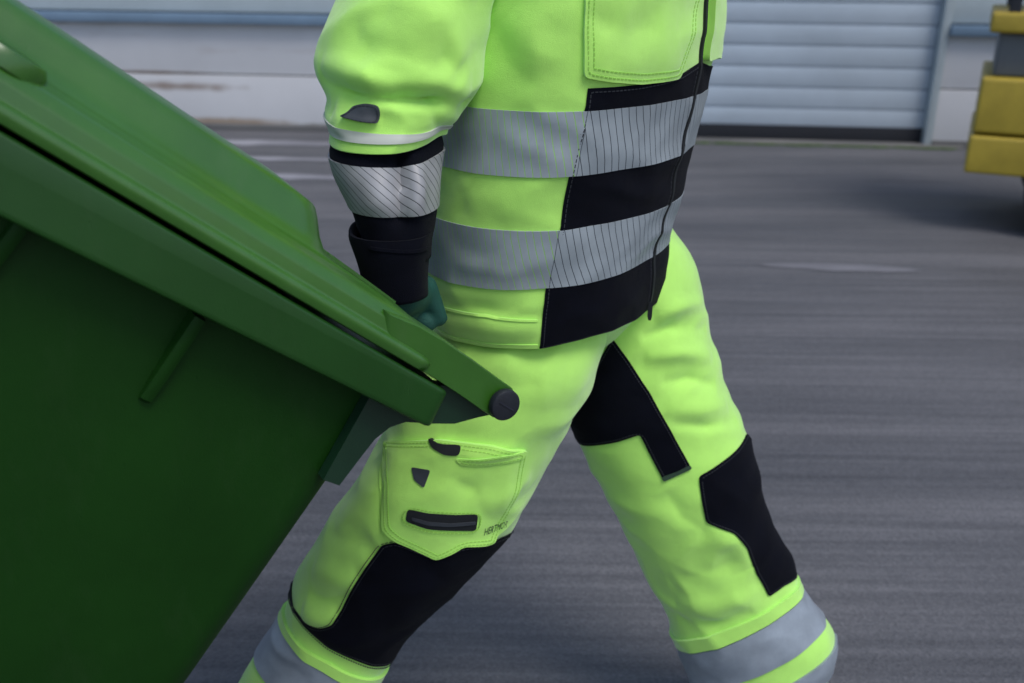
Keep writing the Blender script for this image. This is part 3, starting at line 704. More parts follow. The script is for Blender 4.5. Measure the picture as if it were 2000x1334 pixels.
# ================================================================== PERSON
PHI = R(35)
Fd = np.array((math.cos(PHI), -math.sin(PHI), 0)); Ld = np.array((-math.sin(PHI), -math.cos(PHI), 0))
KR = 1.42
def ring_torso(L, Rr, Y, k=KR, back=1.0):
    a = W(L[0], L[1], Y); b = W(Rr[0], Rr[1], Y); c = (a+b)/2; hw = (b[0]-a[0])/2; sl_ = (b[2]-a[2])/(b[0]-a[0])
    rf = hw/math.sqrt(math.cos(PHI)**2+(k*math.sin(PHI))**2)
    e1 = Fd*rf; e2 = Ld*rf*k
    e1 = e1+np.array((0, 0, sl_*e1[0])); e2 = e2+np.array((0, 0, sl_*e2[0]*0.3))
    return (c, e1, e2)
TY = 1.55
def ring_w(c, rf, rl): return (np.array(c, float), Fd*rf, Ld*rl)
sh = W(1155, -105, TY)
torso = Tube([
    ring_w(sh+np.array((0.02, 0, .095)), 0.075, 0.080),
    ring_w(sh+np.array((0.01, 0, .060)), 0.092, 0.120),
    ring_w(sh+np.array((0.0, 0, .020)), 0.125, 0.195),
    ring_torso((912, -95), (1392, -110), TY, 1.5),
    ring_torso((895, -30), (1408, -45), TY, 1.45),
    ring_torso((884, 48), (1405, 45), TY),
    ring_torso((876, 140), (1388, 140), TY),
    ring_torso((868, 230), (1368, 230), TY),
    ring_torso((858, 325), (1345, 325), TY),
    ring_torso((850, 412), (1322, 412), TY),
    ring_torso((848, 484), (1305, 475), TY),
    ring_torso((852, 560), (1300, 545), TY),
    ring_torso((862, 600), (1294, 580), TY),
], p=2.25, noise_amp=(0.004, 0.0016), noise_scale=(7, 20), stretch=(1, 1, 1.4))

person = empty('person', (0.08, 1.5, 0.0))
tag(person, 'worker in yellow-green and black hi-vis clothes striding right, pulling the bin', 'person')

# folds of the jacket
T = torso
T.fold([(1140, 20), (1200, 60), (1290, 55)], 0.030, -0.007)
T.fold([(1150, 100), (1230, 112), (1320, 85)], 0.028, 0.006)
T.fold([(960, 40), (985, 110), (1040, 175)], 0.028, -0.006)
T.fold([(1000, 20), (1040, 90), (1090, 130)], 0.030, 0.005)
T.fold([(880, 370), (930, 395), (1000, 385)], 0.020, 0.004)
T.fold([(870, 335), (905, 380), (900, 430)], 0.016, -0.004)
T.fold([(860, 585), (950, 605), (1060, 618)], 0.006, -0.006)
T.fold([(860, 620), (960, 640), (1060, 640)], 0.020, 0.008)
T.fold([(860, 555), (950, 575), (1050, 580)], 0.020, 0.005)

jacket = T.mesh('jacket', M['hivis'], person, v0=0, nu=180, step=0.005)
uz_top, _ = T.px(1372, 60)
ub = T.px(1118, 330)[0]
# reflective bands
vA0, vA1 = T.px(1180, 214)[1], T.px(1180, 337)[1]
vB0, vB1 = T.px(1130, 445)[1], T.px(1130, 553)[1]
uzip = T.px(1318, 330)[0]
mir = lambda u: 2*uzip-u
# black front panels, right and left of the zip
vtop = T.px(1250, 165)[1]
hemv = T.n-1-0.02
def poly_front(side):
    pts = [(uzip+0.02, vtop-0.25), (uzip+0.25, vtop-0.10), (T.px(1250, 165)[0], vtop), (T.px(1150, 160)[0], vtop), (T.px(1142, 210)[0], T.px(1142, 210)[1]), (T.px(1112, 335)[0], T.px(1112, 335)[1]), (T.px(1095, 440)[0], T.px(1095, 440)[1]), (T.px(1066, 565)[0], T.px(1066, 565)[1]), (T.px(1050, 652)[0], hemv), (uzip+0.02, hemv)]
    return pts if side > 0 else [(mir(u)+0.0, v) for u, v in pts]
T.patch('front_panel', None, M['black'], jacket, off=0.0024, uvpts=poly_front(1), round_=False, rows=(0.004,))
T.patch('front_panel', None, M['black'], jacket, off=0.0024, uvpts=poly_front(-1), round_=False)
for (v0, v1, xs) in ((vA0, vA1, 1135), (vB0, vB1, 1080)):
    us = T.px(xs, 0.5*sum(project(T.base([1.0], [v]))[0][1] for v in (v0, v1)))[0]
    us = ub+0.02 if us is None else us
    T.band('reflective_band', v0, v1, M['tape_b'], jacket, uzip+0.025, us, off=0.0034)
    T.band('reflective_band', v0, v1, M['tape_b'], jacket, mir(us), uzip-0.025, off=0.0034)
    T.band('reflective_band', v0, v1, M['tape_y'], jacket, us+0.003, 2*math.pi+mir(us)-0.003, off=0.0030)
# zip
T.band('front_zip', 2.2, T.n-1.02, M['zip'], jacket, uzip-0.015, uzip+0.015, off=0.0042)
# zip puller hanging at the hem
zp = T.eval([uzip+0.03], [T.n-1.10], 0.007)[0]
loft_obj('zip_puller', [[zp+np.array((dx*wd, -0.003+dy, dz)) for dx, dy in ((-1, 0), (1, 0), (1, -.003), (-1, -.003))] for wd, dz in ((0.002, 0.016), (0.0035, 0.008), (0.0035, -0.008), (0.002, -0.014))], M['zip'], jacket)
# chest pocket and loose flap beyond the zip
T.patch('chest_pocket', [(1140, -40), (1139, 60), (1138, 150), (1180, 158), (1250, 164), (1318, 152), (1345, 80), (1362, 0), (1368, -40)], M['hivis'], jacket, off=0.006, rows=(0.004, 0.010), thread='thread_lime')
fu = [(uzip-0.05, 3.4), (uzip-0.05, T.px(1370, 118)[1]), (uzip-0.30, T.px(1370, 112)[1]+0.05), (uzip-0.75, T.px(1370, 118)[1]+.2), (uzip-0.75, 3.4)]
T.patch('chest_flap', None, M['hivis'], jacket, off=0.012, uvpts=fu)
T.band('hem_binding', T.n-1.30, T.n-1.0, M['hivis'], jacket, T.px(1052, 600)[0]+0.02, 2*math.pi+mir(T.px(1052, 600)[0])-0.02, off=0.0018)
# collar
cc = T.c[0]
rings = []
for dz, rf, rl in ((-0.02, .078, .084), (0.02, .074, .078), (0.055, .076, .080), (0.058, .073, .077), (0.05, .069, .073), (-0.01, .069, .073)):
    rings.append([cc+np.array((0, 0, dz))+Fd*rf*math.cos(2*math.pi*k/48)+Ld*rl*math.sin(2*math.pi*k/48) for k in range(48)])
loft_obj('collar', rings, M['hivis'], jacket, False, False)

# right sleeve
S = Tube([
    ring_px((1010, -190), (1090, -110), 1.50, 0.05, 0),
    ring_px((905, -205), (1075, -85), 1.455, 0.09, 0),
    ring_px((775, -150), (1010, -55), 1.40, 0.10, 0),
    ring_px((705, -65), (965, 0), 1.37, 0.100, 4),
    ring_px((655, 20), (948, 75), 1.355, 0.102, 6),
    ring_px((629, 90), (940, 135), 1.345, 0.100, 8),
    ring_px((625, 140), (925, 182), 1.335, 0.098, 10),
    ring_px((640, 188), (896, 222), 1.325, 0.090, 12),
    ring_px((635, 218), (880, 236), 1.318, 0.086, 14),
    ring_px((645, 243), (871, 247), 1.312, 0.084, 15),
    ring_px((648, 266), (866, 262), 1.31, 0.083, 16),
], p=2.15, noise_amp=(0.006, 0.002), noise_scale=(8, 20), seed=3.1, rg=0.008, rs=8.0)
S.fold([(625, 150), (680, 182), (760, 196), (850, 198), (925, 205)], 0.011, -0.024)
S.fold([(630, 125), (690, 155), (760, 168), (850, 172), (915, 182)], 0.020, 0.013)
S.fold([(640, 204), (720, 206), (800, 210), (880, 218)], 0.010, 0.006)
S.fold([(770, 186), (850, 196), (930, 206)], 0.008, -0.016)
S.fold([(700, 60), (790, 75), (850, 130)], 0.020, 0.007)
S.fold([(680, 40), (720, 90), (700, 130)], 0.025, -0.008)
S.fold([(860, 40), (870, 110), (900, 160)], 0.022, -0.007)
S.fold([(760, 20), (840, 60), (900, 130)], 0.024, 0.007)
S.fold([(650, 215), (670, 235), (660, 260)], 0.014, 0.007)
S.fold([(672, 232), (705, 238), (745, 238)], 0.010, 0.006)
S.fold([(845, 205), (856, 240), (868, 262)], 0.012, -0.006)
slv = S.mesh('sleeve', M['hivis'], jacket, nu=140, step=0.006, cap0=True)
v0, v1 = S.px(760, 263)[1], S.px(760, 282)[1]
S.band('sleeve_piping', v0, v1, M['piping'], jacket, off=0.0022)
S.patch('sleeve_badge', [(672, 230), (690, 206), (712, 202), (740, 206), (743, 222), (737, 242), (705, 239)], M['patch_grey'], jacket, off=0.005, rows=(0.002,))
# lower sleeve, black with a reflective band
LS = Tube([
    ring_px((668, 240), (855, 245), 1.315, 0.070, 16),
    ring_px((650, 282), (862, 282), 1.308, 0.078, 16),
    ring_px((655, 315), (858, 315), 1.30, 0.076, 16),
    ring_px((668, 355), (857, 358), 1.29, 0.072, 16),
    ring_px((686, 395), (855, 400), 1.282, 0.068, 16),
    ring_px((700, 425), (850, 428), 1.275, 0.062, 16),
    ring_px((708, 455), (845, 457), 1.268, 0.058, 16),
    ring_px((715, 500), (842, 500), 1.262, 0.055, 16),
], p=2.1, noise_amp=(0.004, 0.002), noise_scale=(10, 24), seed=8.0)
LS.fold([(782, 300), (786, 360), (782, 425)], 0.009, -0.018, 'full')
LS.fold([(800, 315), (808, 370), (800, 430)], 0.014, 0.012)
LS.fold([(720, 330), (740, 390), (735, 420)], 0.018, 0.007)
LS.fold([(700, 425), (740, 418), (800, 440)], 0.012, -0.005)
LS.mesh('lower_sleeve', M['black'], jacket, nu=110, step=0.006)
va, vb = LS.px(740, 328)[1], LS.px(740, 424)[1]
LS.band('sleeve_reflective_band', va, vb, M['tape_s'], jacket, off=0.0025)
CF = Tube([
    ring_px((684, 443), (846, 447), 1.265, 0.062, 16),
    ring_px((688, 470), (845, 478), 1.262, 0.061, 16),
    ring_px((702, 525), (840, 532), 1.258, 0.058, 16),
    ring_px((716, 575), (836, 572), 1.254, 0.053, 16),
], p=2.3, noise_amp=(0.002, 0.001), seed=2)
cuff = CF.mesh('cuff', M['black'], jacket, nu=96, step=0.006)
CF.patch('cuff_tab', [(722, 480), (780, 488), (838, 480), (838, 486), (780, 494), (722, 486)], M['black'], jacket, off=0.002, step=.004)
Vc, Fc = loft([list(CF.eval(np.linspace(0, 2*math.pi, 64, endpoint=False), np.full(64, 0.0), o)) for o in (0.0, -0.004)]+[list(CF.eval(np.linspace(0, 2*math.pi, 64, endpoint=False), np.full(64, 0.8), -0.008))], False, False)
mesh_obj('cuff_lining', Vc, Fc, M['black'], jacket)

# left sleeve, on the far side
lsh = sh - Ld*0.20 + np.array((0, 0, -0.02))
lel = W(1190, 170, 1.80); lwr = W(1150, 430, 1.80)
def ring_axis(c, d, r, up=np.array((0, -1.0, 0))):
    d = d/np.linalg.norm(d); e1 = np.cross(d, up); e1 /= np.linalg.norm(e1); e2 = np.cross(e1, d)
    return (np.array(c), e1*r, e2*r)
ld1, ld2 = lel-lsh, lwr-lel
LA = Tube([ring_axis(lsh+Ld*.09+np.array((0, 0, .02)), ld1-Ld*.3, .05), ring_axis(lsh+Ld*.02+np.array((0, 0, .015)), ld1-Ld*.2, .085), ring_axis(lsh+ld1*.25, ld1, .092), ring_axis(lsh+ld1*.7, ld1, .086), ring_axis(lel, ld1+ld2, .084), ring_axis(lel+ld2*.3, ld2, .078), ring_axis(lel+ld2*.6, ld2, .070), ring_axis(lwr, ld2, .058)], noise_amp=(.006, .002), noise_scale=(8, 20), seed=5)
LA.mesh('sleeve', M['hivis'], jacket, v1=5, nu=96, step=0.008, cap0=True)
LA.mesh('lower_sleeve', M['black'], jacket, v0=4.9, nu=96, step=0.008)
LA.band('sleeve_reflective_band', 5.4, 6.3, M['tape_s'], jacket, off=0.003)

T.patch('seam', [(862, 598), (950, 613), (1052, 624), (1052, 628), (950, 617), (862, 602)], M['hivis'], jacket, off=0.002, step=.004)
# ---- trousers
RY = 1.44
RL = Tube([
    ring_px((930, 440), (1170, 490), 1.55, 0.11, 10),
    ring_px((885, 555), (1185, 605), 1.525, 0.135, 12),
    ring_px((842, 655), (1172, 700), 1.485, 0.145, 14),
    ring_px((790, 750), (1132, 788), 1.455, 0.130, 14),
    ring_px((748, 850), (1085, 872), 1.44, 0.122, 14),
    ring_px((697, 935), (1040, 958), 1.425, 0.116, 14),
    ring_px((650, 1003), (995, 1043), 1.415, 0.112, 15),
    ring_px((612, 1062), (935, 1100), 1.41, 0.108, 17),
    ring_px((582, 1115), (870, 1163), 1.41, 0.104, 20),
    ring_px((568, 1160), (805, 1232), 1.41, 0.098, 24),
    ring_px((556, 1195), (752, 1296), 1.41, 0.090, 28),
    ring_px((530, 1235), (733, 1335), 1.41, 0.090, 30),
    ring_px((495, 1290), (705, 1385), 1.41, 0.092, 30),
    ring_px((462, 1340), (672, 1435), 1.41, 0.094, 30),
], p=2.15, noise_amp=(0.005, 0.002), noise_scale=(7, 19), seed=11, stretch=(1, 1, 1.3))
Q = RL
Q.fold([(900, 890), (950, 888), (1010, 872)], 0.010, 0.006)
Q.fold([(940, 985), (1000, 960), (1040, 930)], 0.020, 0.006)
Q.fold([(880, 930), (910, 950), (935, 955)], 0.018, -0.006)
Q.fold([(900, 720), (980, 760), (1060, 750)], 0.030, -0.008)
Q.fold([(880, 680), (960, 700), (1060, 700)], 0.030, 0.007)
Q.fold([(610, 1110), (660, 1130), (700, 1125)], 0.020, 0.008)
Q.fold([(600, 1165), (640, 1175), (690, 1160)], 0.014, -0.008)
Q.fold([(590, 1190), (630, 1208), (660, 1200)], 0.018, 0.010)
Q.fold([(640, 1040), (690, 1060), (730, 1050)], 0.022, -0.007)
Q.fold([(760, 880), (750, 960), (752, 1040)], 0.008, -0.006)
Q.fold([(860, 1130), (800, 1180), (770, 1230)], 0.03, 0.006)
trs = empty('trousers', person.location); trs.parent = person; trs.matrix_parent_inverse = wm(person).inverted()
Q.mesh('trouser_leg', M['hivis'], trs, nu=180, step=0.005)
Q.patch('knee_panel', [(748, 1062), (775, 1058), (850, 1088), (905, 1066), (962, 1058, -0.2), (975, 1060, -1.0), (915, 1110, -1.2), (840, 1190, -1.2), (760, 1290, -1.2), (752, 1296, -0.05), (700, 1290), (640, 1265), (590, 1215), (572, 1165, .3), (572, 1158, .9), (566, 1172, .9), (577, 1190), (600, 1216), (625, 1226), (650, 1218), (668, 1190), (700, 1130)], M['black'], trs, off=0.0028, rows=(0.004, -0.004))
Q.patch('cargo_pocket', [(757, 862), (752, 950), (750, 1030), (775, 1056), (815, 1075), (850, 1090), (880, 1078), (905, 1064), (960, 1058), (985, 1010), (1015, 940), (1030, 880), (960, 868), (860, 858)], M['hivis'], trs, off=0.007, rows=(0.0035, 0.009), thread='thread_lime')
zp1 = Q.patch('pocket_zip', [(800, 990), (840, 1000), (885, 1003), (932, 1001), (928, 1033), (880, 1033), (835, 1030), (795, 1014)], M['zip'], trs, off=0.009, rows=(-0.004,), thread='thread_lime')
Q.patch('zip_teeth', [(806, 1005), (840, 1015), (880, 1018), (928, 1014), (927, 1020), (880, 1024), (840, 1022), (808, 1012)], M['patch_grey'], trs, off=0.0108, step=.003)
Q.patch('pocket_zip', [(838, 853), (862, 866), (902, 866), (898, 887), (872, 886), (846, 872)], M['zip'], trs, off=0.009)
Q.patch('pocket_label', [(808, 911), (842, 917), (830, 951), (812, 936)], M['patch_grey'], trs, off=0.009, step=.004)
Q.patch('pocket_flap', [(890, 893), (935, 890), (968, 884), (1020, 878), (1022, 890), (968, 902), (930, 906), (900, 905)], M['hivis'], trs, off=0.0092, step=.004, rows=(0.003,), thread='thread_lime')
Q.patch('seam', [(752, 880), (750, 960), (753, 1040), (749, 1040), (746, 960), (748, 880)], M['hivis'], trs, off=0.003, step=.004)
# small lettering beside the pocket zip
cu = bpy.data.curves.new('lettering', 'FONT'); cu.body = 'HERTMOR'; cu.size = 1.0; cu.resolution_u = 2
to = bpy.data.objects.new('lettering', cu); COL.objects.link(to)
dg = bpy.context.evaluated_depsgraph_get(); tm = bpy.data.meshes.new_from_object(to.evaluated_get(dg)); bpy.data.objects.remove(to)
co = np.array([v.co for v in tm.vertices]); co[:, :2] -= co[:, :2].min(0); co[:, :2] /= co[:, :2].max(0)
a, b, c = (np.array(Q.px(*p)) for p in ((943, 1043), (985, 1026), (946, 1029)))
uvs = a + co[:, :1]*(b-a) + co[:, 1:2]*(c-a)
tp = Q.eval(uvs[:, 0], uvs[:, 1], 0.0078)
for i, v in enumerate(tm.vertices): v.co = tp[i]
tm.update(); link_mesh('lettering', tm, M['greenfade'], trs)
# cuff bands of the right leg
Q.band('leg_piping', 9.95, 10.28, M['hivis'], trs, off=0.006)
Q.band('leg_reflective_band', 10.32, 11.75, M['tape_p'], trs, off=0.004)

LLg = Tube([
    ring_px((1060, 470), (1290, 405), 1.67, 0.11, 10),
    ring_px((1065, 575), (1348, 500), 1.665, 0.135, 12),
    ring_px((1080, 680), (1376, 595), 1.65, 0.135, 12),
    ring_px((1102, 775), (1402, 690), 1.63, 0.128, 12),
    ring_px((1130, 862), (1434, 782), 1.61, 0.122, 12),
    ring_px((1172, 945), (1460, 858), 1.595, 0.116, 12),
    ring_px((1210, 1020), (1482, 945), 1.58, 0.112, 14),
    ring_px((1244, 1090), (1508, 1020), 1.575, 0.108, 16),
    ring_px((1282, 1165), (1538, 1082), 1.57, 0.104, 18),
    ring_px((1318, 1248), (1560, 1140), 1.565, 0.102, 20),
    ring_px((1345, 1308), (1598, 1192), 1.56, 0.104, 22),
    ring_px((1368, 1365), (1630, 1243), 1.555, 0.106, 22),
    ring_px((1400, 1410), (1618, 1310), 1.55, 0.106, 22),
], p=2.15, noise_amp=(0.005, 0.002), noise_scale=(7, 19), seed=21, stretch=(1, 1, 1.3))
Q = LLg
Q.fold([(1280, 620), (1330, 600), (1370, 590)], 0.014, 0.010)
Q.fold([(1250, 660), (1310, 640), (1380, 640)], 0.012, -0.011)
Q.fold([(1260, 700), (1330, 690), (1390, 700)], 0.014, 0.010)
Q.fold([(1290, 750), (1350, 740), (1400, 750)], 0.011, -0.010)
Q.fold([(1300, 800), (1370, 800), (1425, 790)], 0.016, 0.007)
Q.fold([(1310, 830), (1380, 835), (1440, 820)], 0.010, -0.009)
Q.fold([(1300, 960), (1330, 1010), (1390, 1050)], 0.020, -0.007)
Q.fold([(1380, 1040), (1440, 1060), (1460, 1110)], 0.022, 0.010)
Q.fold([(1300, 1130), (1380, 1120), (1450, 1090)], 0.024, -0.006)
Q.fold([(1320, 1180), (1400, 1185), (1480, 1150)], 0.022, 0.009)
Q.fold([(1320, 1210), (1400, 1220), (1470, 1190)], 0.016, -0.010)
Q.mesh('trouser_leg', M['hivis'], trs, nu=170, step=0.005)
Q.patch('inner_thigh_panel', [(1196, 660), (1150, 740), (1112, 815, .2), (1104, 842, .4), (1128, 862), (1160, 869), (1205, 862), (1250, 848), (1270, 890), (1296, 938), (1322, 928), (1348, 910), (1310, 840), (1270, 768), (1228, 704)], M['black'], trs, off=0.0028, rows=(0.004,))
Q.patch('panel_seam', [(1291, 931), (1320, 921), (1347, 907), (1351, 914), (1322, 928), (1296, 940)], M['greenfade'], trs, off=0.0035, step=.004)
Q.patch('knee_panel', [(1364, 930), (1400, 908), (1438, 878), (1455, 848), (1466, 880, -.5), (1482, 960, -.9), (1510, 1025, -.9), (1545, 1100, -.9), (1552, 1122), (1530, 1145), (1503, 1166), (1478, 1122), (1455, 1068), (1430, 1038), (1380, 1022), (1370, 975)], M['black'], trs, off=0.0028, rows=(0.004,))
Q.band('leg_piping', 8.82, 9.12, M['hivis'], trs, off=0.006)
Q.band('leg_reflective_band', 9.16, 10.3, M['tape_p'], trs, off=0.004)
Q.band('leg_reflective_band', 11.0, 11.7, M['tape_p'], trs, off=0.004)
# seat of the trousers, under the jacket
PV = Tube([ring_torso((905, 430), (1290, 410), 1.555, 1.25), ring_torso((890, 520), (1280, 500), 1.56, 1.2), ring_torso((905, 600), (1270, 560), 1.57, 1.1), ring_torso((950, 650), (1240, 605), 1.58, 1.0), ring_torso((1010, 680), (1210, 640), 1.58, .8), ring_torso((1060, 700), (1180, 665), 1.58, .7)], noise_amp=(.004, .0015), seed=4)
PV.mesh('trouser_seat', M['hivis'], trs, nu=110, step=0.008, cap1=True, lip=False)

# ---- body under the clothes: one continuous skin
pel = PV.c[1]; chest = T.c[4]; neck = T.c[0]
head = neck + np.array((0.035, -0.015, 0.155))
Hrot = Matrix(((Fd[0], Ld[0], 0), (Fd[1], Ld[1], 0), (0, 0, 1)))
hip_r, hip_l = RL.c[1], LLg.c[1]
parts = [('cap', pel, .12, T.c[8], .11), ('cap', T.c[8], .11, chest, .12), ('cap', chest+Ld*.08, .09, chest-Ld*.08, .09), ('cap', chest, .10, neck-np.array((0, 0, .06)), .065),
         ('cap', neck-np.array((0, 0, .08)), .060, head-np.array((0.02, 0, .05)), .052),
         ('ell', head+Fd*0.005+np.array((0, 0, .015)), (.098, .076, .112), Hrot),
         ('ell', head+Fd*.030+np.array((0, 0, -.055)), (.060, .055, .056), Hrot),
         ('cap', head+Fd*.092+np.array((0, 0, .012)), .010, head+Fd*.108+np.array((0, 0, -.022)), .013),
         ('cap', head+Fd*.088+Ld*.018+np.array((0, 0, -.062)), .007, head+Fd*.088-Ld*.018+np.array((0, 0, -.062)), .007),
         ('cap', head+Fd*.082+Ld*.04+np.array((0, 0, .030)), .009, head+Fd*.09-Ld*.04+np.array((0, 0, .030)), .009),
         ('ell', head+Ld*.078+np.array((0, 0, -.005)), (.018, .010, .032), Hrot), ('ell', head-Ld*.078+np.array((0, 0, -.005)), (.018, .010, .032), Hrot)]
def chain(tube, idx, rad, close=None):
    out = []
    for i in range(len(idx)-1): out.append(('cap', tube.c[idx[i]], rad[i], tube.c[idx[i+1]], rad[i+1]))
    return out
parts += chain(S, [2, 4, 6, 9], [.050, .058, .052, .048]) + [('cap', S.c[9], .046, CF.c[2], .034)]
parts += [('cap', chest, .08, S.c[2]-np.array((0, 0, .02)), .05), ('cap', chest, .08, lsh-np.array((0, 0, .02)), .05), ('cap', lsh, .055, lel, .046), ('cap', lel, .046, lwr, .034)]
parts += [('cap', pel, .11, hip_r, .10), ('cap', pel, .11, hip_l, .10)]
parts += chain(RL, [1, 3, 6, 8, 11, 13], [.10, .088, .070, .064, .05, .045]) + chain(LLg, [1, 3, 6, 8, 11, 12], [.10, .088, .070, .064, .05, .045])
body = blob('body', parts, M['skin'], person, voxel=0.009, smooth=5)
for sgn in (1, -1):
    e = head+Fd*.074+Ld*.032*sgn+np.array((0, 0, .010))
    bm = bmesh.new(); bmesh.ops.create_uvsphere(bm, u_segments=16, v_segments=10, radius=.0125, matrix=Matrix.Translation(V3(e)))
    me = bpy.data.meshes.new('eye'); bm.to_mesh(me); bm.free(); me.shade_smooth(); eo = link_mesh('eye', me, M['eye'], person)
    bm = bmesh.new(); bmesh.ops.create_uvsphere(bm, u_segments=12, v_segments=8, radius=.006, matrix=Matrix.Translation(V3(e+Fd*.0085)))
    me = bpy.data.meshes.new('iris'); bm.to_mesh(me); bm.free(); me.shade_smooth(); link_mesh('iris', me, M['sole'], eo)
blob('hair', [('ell', head-Fd*.012+np.array((0, 0, .045)), (.100, .084, .095), Hrot), ('ell', head-Fd*.045+np.array((0, 0, -.005)), (.062, .080, .085), Hrot)], M['hair'], person, voxel=.007, smooth=3)

# ---- gloves
def curl(t, a0, a1, rad, r0, r1, k=4):
    out = []; pts = []
    for i in range(k+1):
        a = R(a0+(a1-a0)*i/k); pts.append(bp_(rad*math.cos(a), t, rad*math.sin(a)))
    for i in range(k): out.append(('cap', pts[i], r0+(r1-r0)*i/k, pts[i+1], r0+(r1-r0)*(i+1)/k))
    return out
TH = 0.295
wrist = CF.c[3]
palm_c = bp_(0.012, TH, 0.052)
gl = [('cap', wrist+(CF.c[2]-CF.c[3])*.6, .036, wrist, .034), ('cap', wrist, .034, palm_c, .030)]
for k in range(4):
    t = TH+(k-1.5)*0.0225
    kn = bp_(-0.020, t, 0.040)
    gl += [('cap', bp_(0.022, TH+(k-1.5)*.018, 0.066), .017, kn, .0125)]
    gl += curl(t, 115, -95-(0 if k in (1, 2) else 15), 0.0265, .0115, .0095)
gl += [('cap', bp_(0.03, TH-.035, .055), .016, bp_(0.034, TH-.052, .012), .0125), ('cap', bp_(0.034, TH-.052, .012), .0125, bp_(0.012, TH-.045, -.026), .011)]
blob('glove', gl, M['glove'], person, voxel=0.004, smooth=4)
hd = lwr + ld2/np.linalg.norm(ld2)*0.09
fw_ = np.array((0.25, -0.1, -1.0)); fw_ /= np.linalg.norm(fw_); sd = np.array((0.95, -0.2, 0.25)); sd -= fw_*(sd@fw_); sd /= np.linalg.norm(sd); nm = np.cross(fw_, sd)
gl = [('cap', lwr-ld2*.15, .036, lwr, .033)]
for k, ln in enumerate((.062, .074, .080, .070)):
    r0 = lwr+sd*(k-1.5)*.016; kn = lwr+fw_*.088+sd*(k-1.5)*.022
    gl += [('cap', r0, .017, kn, .0135), ('cap', kn, .0125, kn+fw_*ln*.5+nm*.008, .011), ('cap', kn+fw_*ln*.5+nm*.008, .011, kn+fw_*ln*.92+nm*.028, .0095)]
gl += [('cap', lwr+fw_*.025+sd*.02, .016, lwr+fw_*.06+sd*.055+nm*.012, .0125), ('cap', lwr+fw_*.06+sd*.055+nm*.012, .0125, lwr+fw_*.10+sd*.058+nm*.02, .0105)]
blob('glove', gl, M['glove'], person, voxel=0.0045, smooth=4)

# ---- boots, standing on the ground
def boot(ankle, heading, pitch):
    f = np.array((math.cos(heading), math.sin(heading), 0)); s = np.array((-f[1], f[0], 0))
    toe = np.array((ankle[0], ankle[1], 0.0))+f*0.20
    fp = np.array((f[0]*math.cos(pitch), f[1]*math.cos(pitch), -math.sin(pitch))); up = np.array((f[0]*math.sin(pitch), f[1]*math.sin(pitch), math.cos(pitch)))
    ball = toe - fp*0.06 + up*0.0
    def q(x, y, z): return ball + fp*x + s*y + up*z            # x from ball forward, z over the sole
    prt = [('cap', q(-.205, 0, .055), .040, q(-.10, 0, .058), .040), ('cap', q(-.10, 0, .055), .040, q(0.0, .004, .045), .040), ('cap', q(0, .004, .043), .040, q(.045, 0, .042), .034),
           ('cap', q(-.17, 0, .07), .042, ankle, .046), ('cap', ankle, .046, ankle+np.array((0, 0, .06)), .048)]
    b = blob('boot', prt, M['boot'], person, voxel=.006, smooth=5)
    out = []
    for lvl, k in ((0.002, .96), (.006, 1.0), (.022, 1.0), (.026, .95)):
        rg = []
        for j in range(36):
            a = 2*math.pi*j/36; x = -.085+.17*math.cos(a); y = (.046-.008*math.sin(a)**2*0)*math.sin(a)*(1 if x > -.05 else .88)
            rg.append(q(x*k+(-.085)*(1-k), y*k, lvl))
        out.append(rg)
    loft_obj('sole', out, M['sole'], b)
ra = RL.c[13]+np.array((-.02, 0, -.03)); la = LLg.c[12]+np.array((.0, 0, 0.0))
boot(ra, R(-3), R(22)); boot(np.array((la[0], la[1], max(la[2], .10))), R(-2), 0.0)

# ================================================================== YELLOW TRUCK AT THE RIGHT EDGE
gy = ground(2020, 470)
fk = empty('forklift_truck', (gy[0], gy[1], 0))
tag(fk, 'yellow forklift truck with dark tyres parked at the right edge', 'forklift')
FM = Matrix.Translation((gy[0], gy[1], 0)) @ Matrix.Rotation(R(-24), 4, 'Z')
def fbox(name, x0, x1, y0, y1, z0, z1, mat, bev=.02, par=fk):
    return bevel_box(name, (x1-x0, y1-y0, z1-z0), mat, par, FM @ Matrix.Translation(((x0+x1)/2, (y0+y1)/2, (z0+z1)/2)), bev, 3)
def zat(py):   # height of a point seen at that image row on the truck's near side
    d = ray(1960, py); return CAM_H + d[2]*(gy[1]/d[1])
z_b, z_t, z_u0, z_u1 = zat(352), zat(160), zat(70), zat(28)
x_l = W(1912, 250, gy[1])[0]-gy[0]
fbox('counterweight', x_l, 1.9, 0.02, 1.05, z_b, z_b+(z_t-z_b)*.40, M['yellow'])
fbox('hood', x_l+.01, 1.7, 0.03, 1.04, z_b+(z_t-z_b)*.43, z_t, M['yellow'])
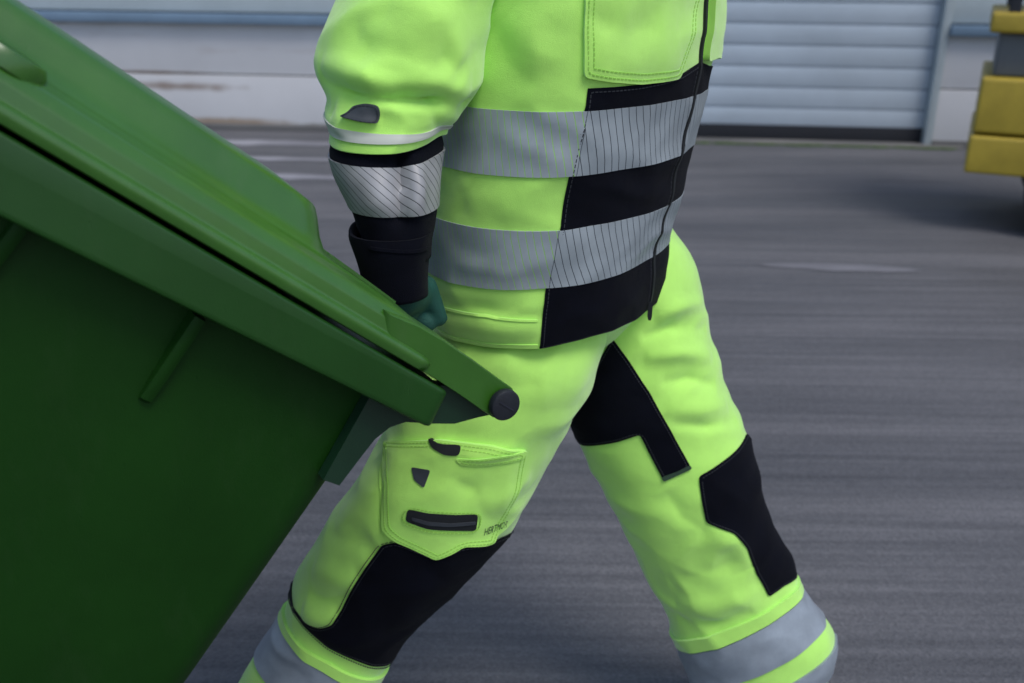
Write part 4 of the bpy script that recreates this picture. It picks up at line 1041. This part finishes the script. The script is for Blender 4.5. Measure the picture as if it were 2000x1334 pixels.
fbox('engine_cover', x_l+.06, 1.6, 0.12, 0.98, z_t, z_u0, M['rim'])
fbox('upper_cowl', x_l+.005, 1.1, 0.05, 1.02, z_u0, z_u1, M['yellow'])
fbox('seat', x_l+.35, 0.85, .3, .8, z_u1, z_u1+.1, M['seat'], .03); fbox('seat_back', x_l+.25, x_l+.38, .3, .8, z_u1+.06, z_u1+.55, M['seat'], .04)
for xx in (x_l+.08, 1.35):
    for yy in (.08, .92): fbox('guard_post', xx, xx+.06, yy, yy+.06, z_u1-.02, 2.15, M['dark_metal'], .01)
fbox('overhead_guard', x_l+.05, 1.45, .05, 1.02, 2.15, 2.2, M['dark_metal'], .01)
for k in range(5): fbox('grille_slat', x_l+.45+k*.09, x_l+.49+k*.09, 0.0, .04, z_b+(z_t-z_b)*.55, z_t-.05, M['dark_metal'], .004)
for yy in (.25, .72): fbox('mast_rail', 1.92, 2.02, yy, yy+.09, .08, 2.3, M['dark_metal'], .01); 
for yy in (.22, .74): fbox('fork', 2.03, 3.0, yy, yy+.1, .06, .10, M['dark_metal'], .01)
for (xx, yy, rr_) in ((0.16, .10, .25), (0.16, .97, .25), (1.5, .08, .30), (1.5, .98, .30)):
    c = FM @ Vector((xx, yy, rr_))
    def rg(dy, rad): return [tuple(FM @ Vector((xx+rad*math.cos(2*math.pi*k/36), yy+dy, rr_+rad*math.sin(2*math.pi*k/36)))) for k in range(36)]
    wl = loft_obj('wheel', [rg(-.075, rr_*.5), rg(-.06, rr_*.58), rg(.06, rr_*.58), rg(.075, rr_*.5)], M['yellow'], fk)
    V, F = loft([rg(-.07, rr_*.56), rg(-.085, rr_*.7), rg(-.085, rr_*.9), rg(-.06, rr_), rg(.06, rr_), rg(.085, rr_*.9), rg(.085, rr_*.7), rg(.07, rr_*.56), rg(-.07, rr_*.56)], False, False)
    t_ = mesh_obj('tyre', V, F, M['tyre'], wl); fix_normals(t_.data); t_.data.shade_smooth(); t_.data.set_sharp_from_angle(angle=R(35))
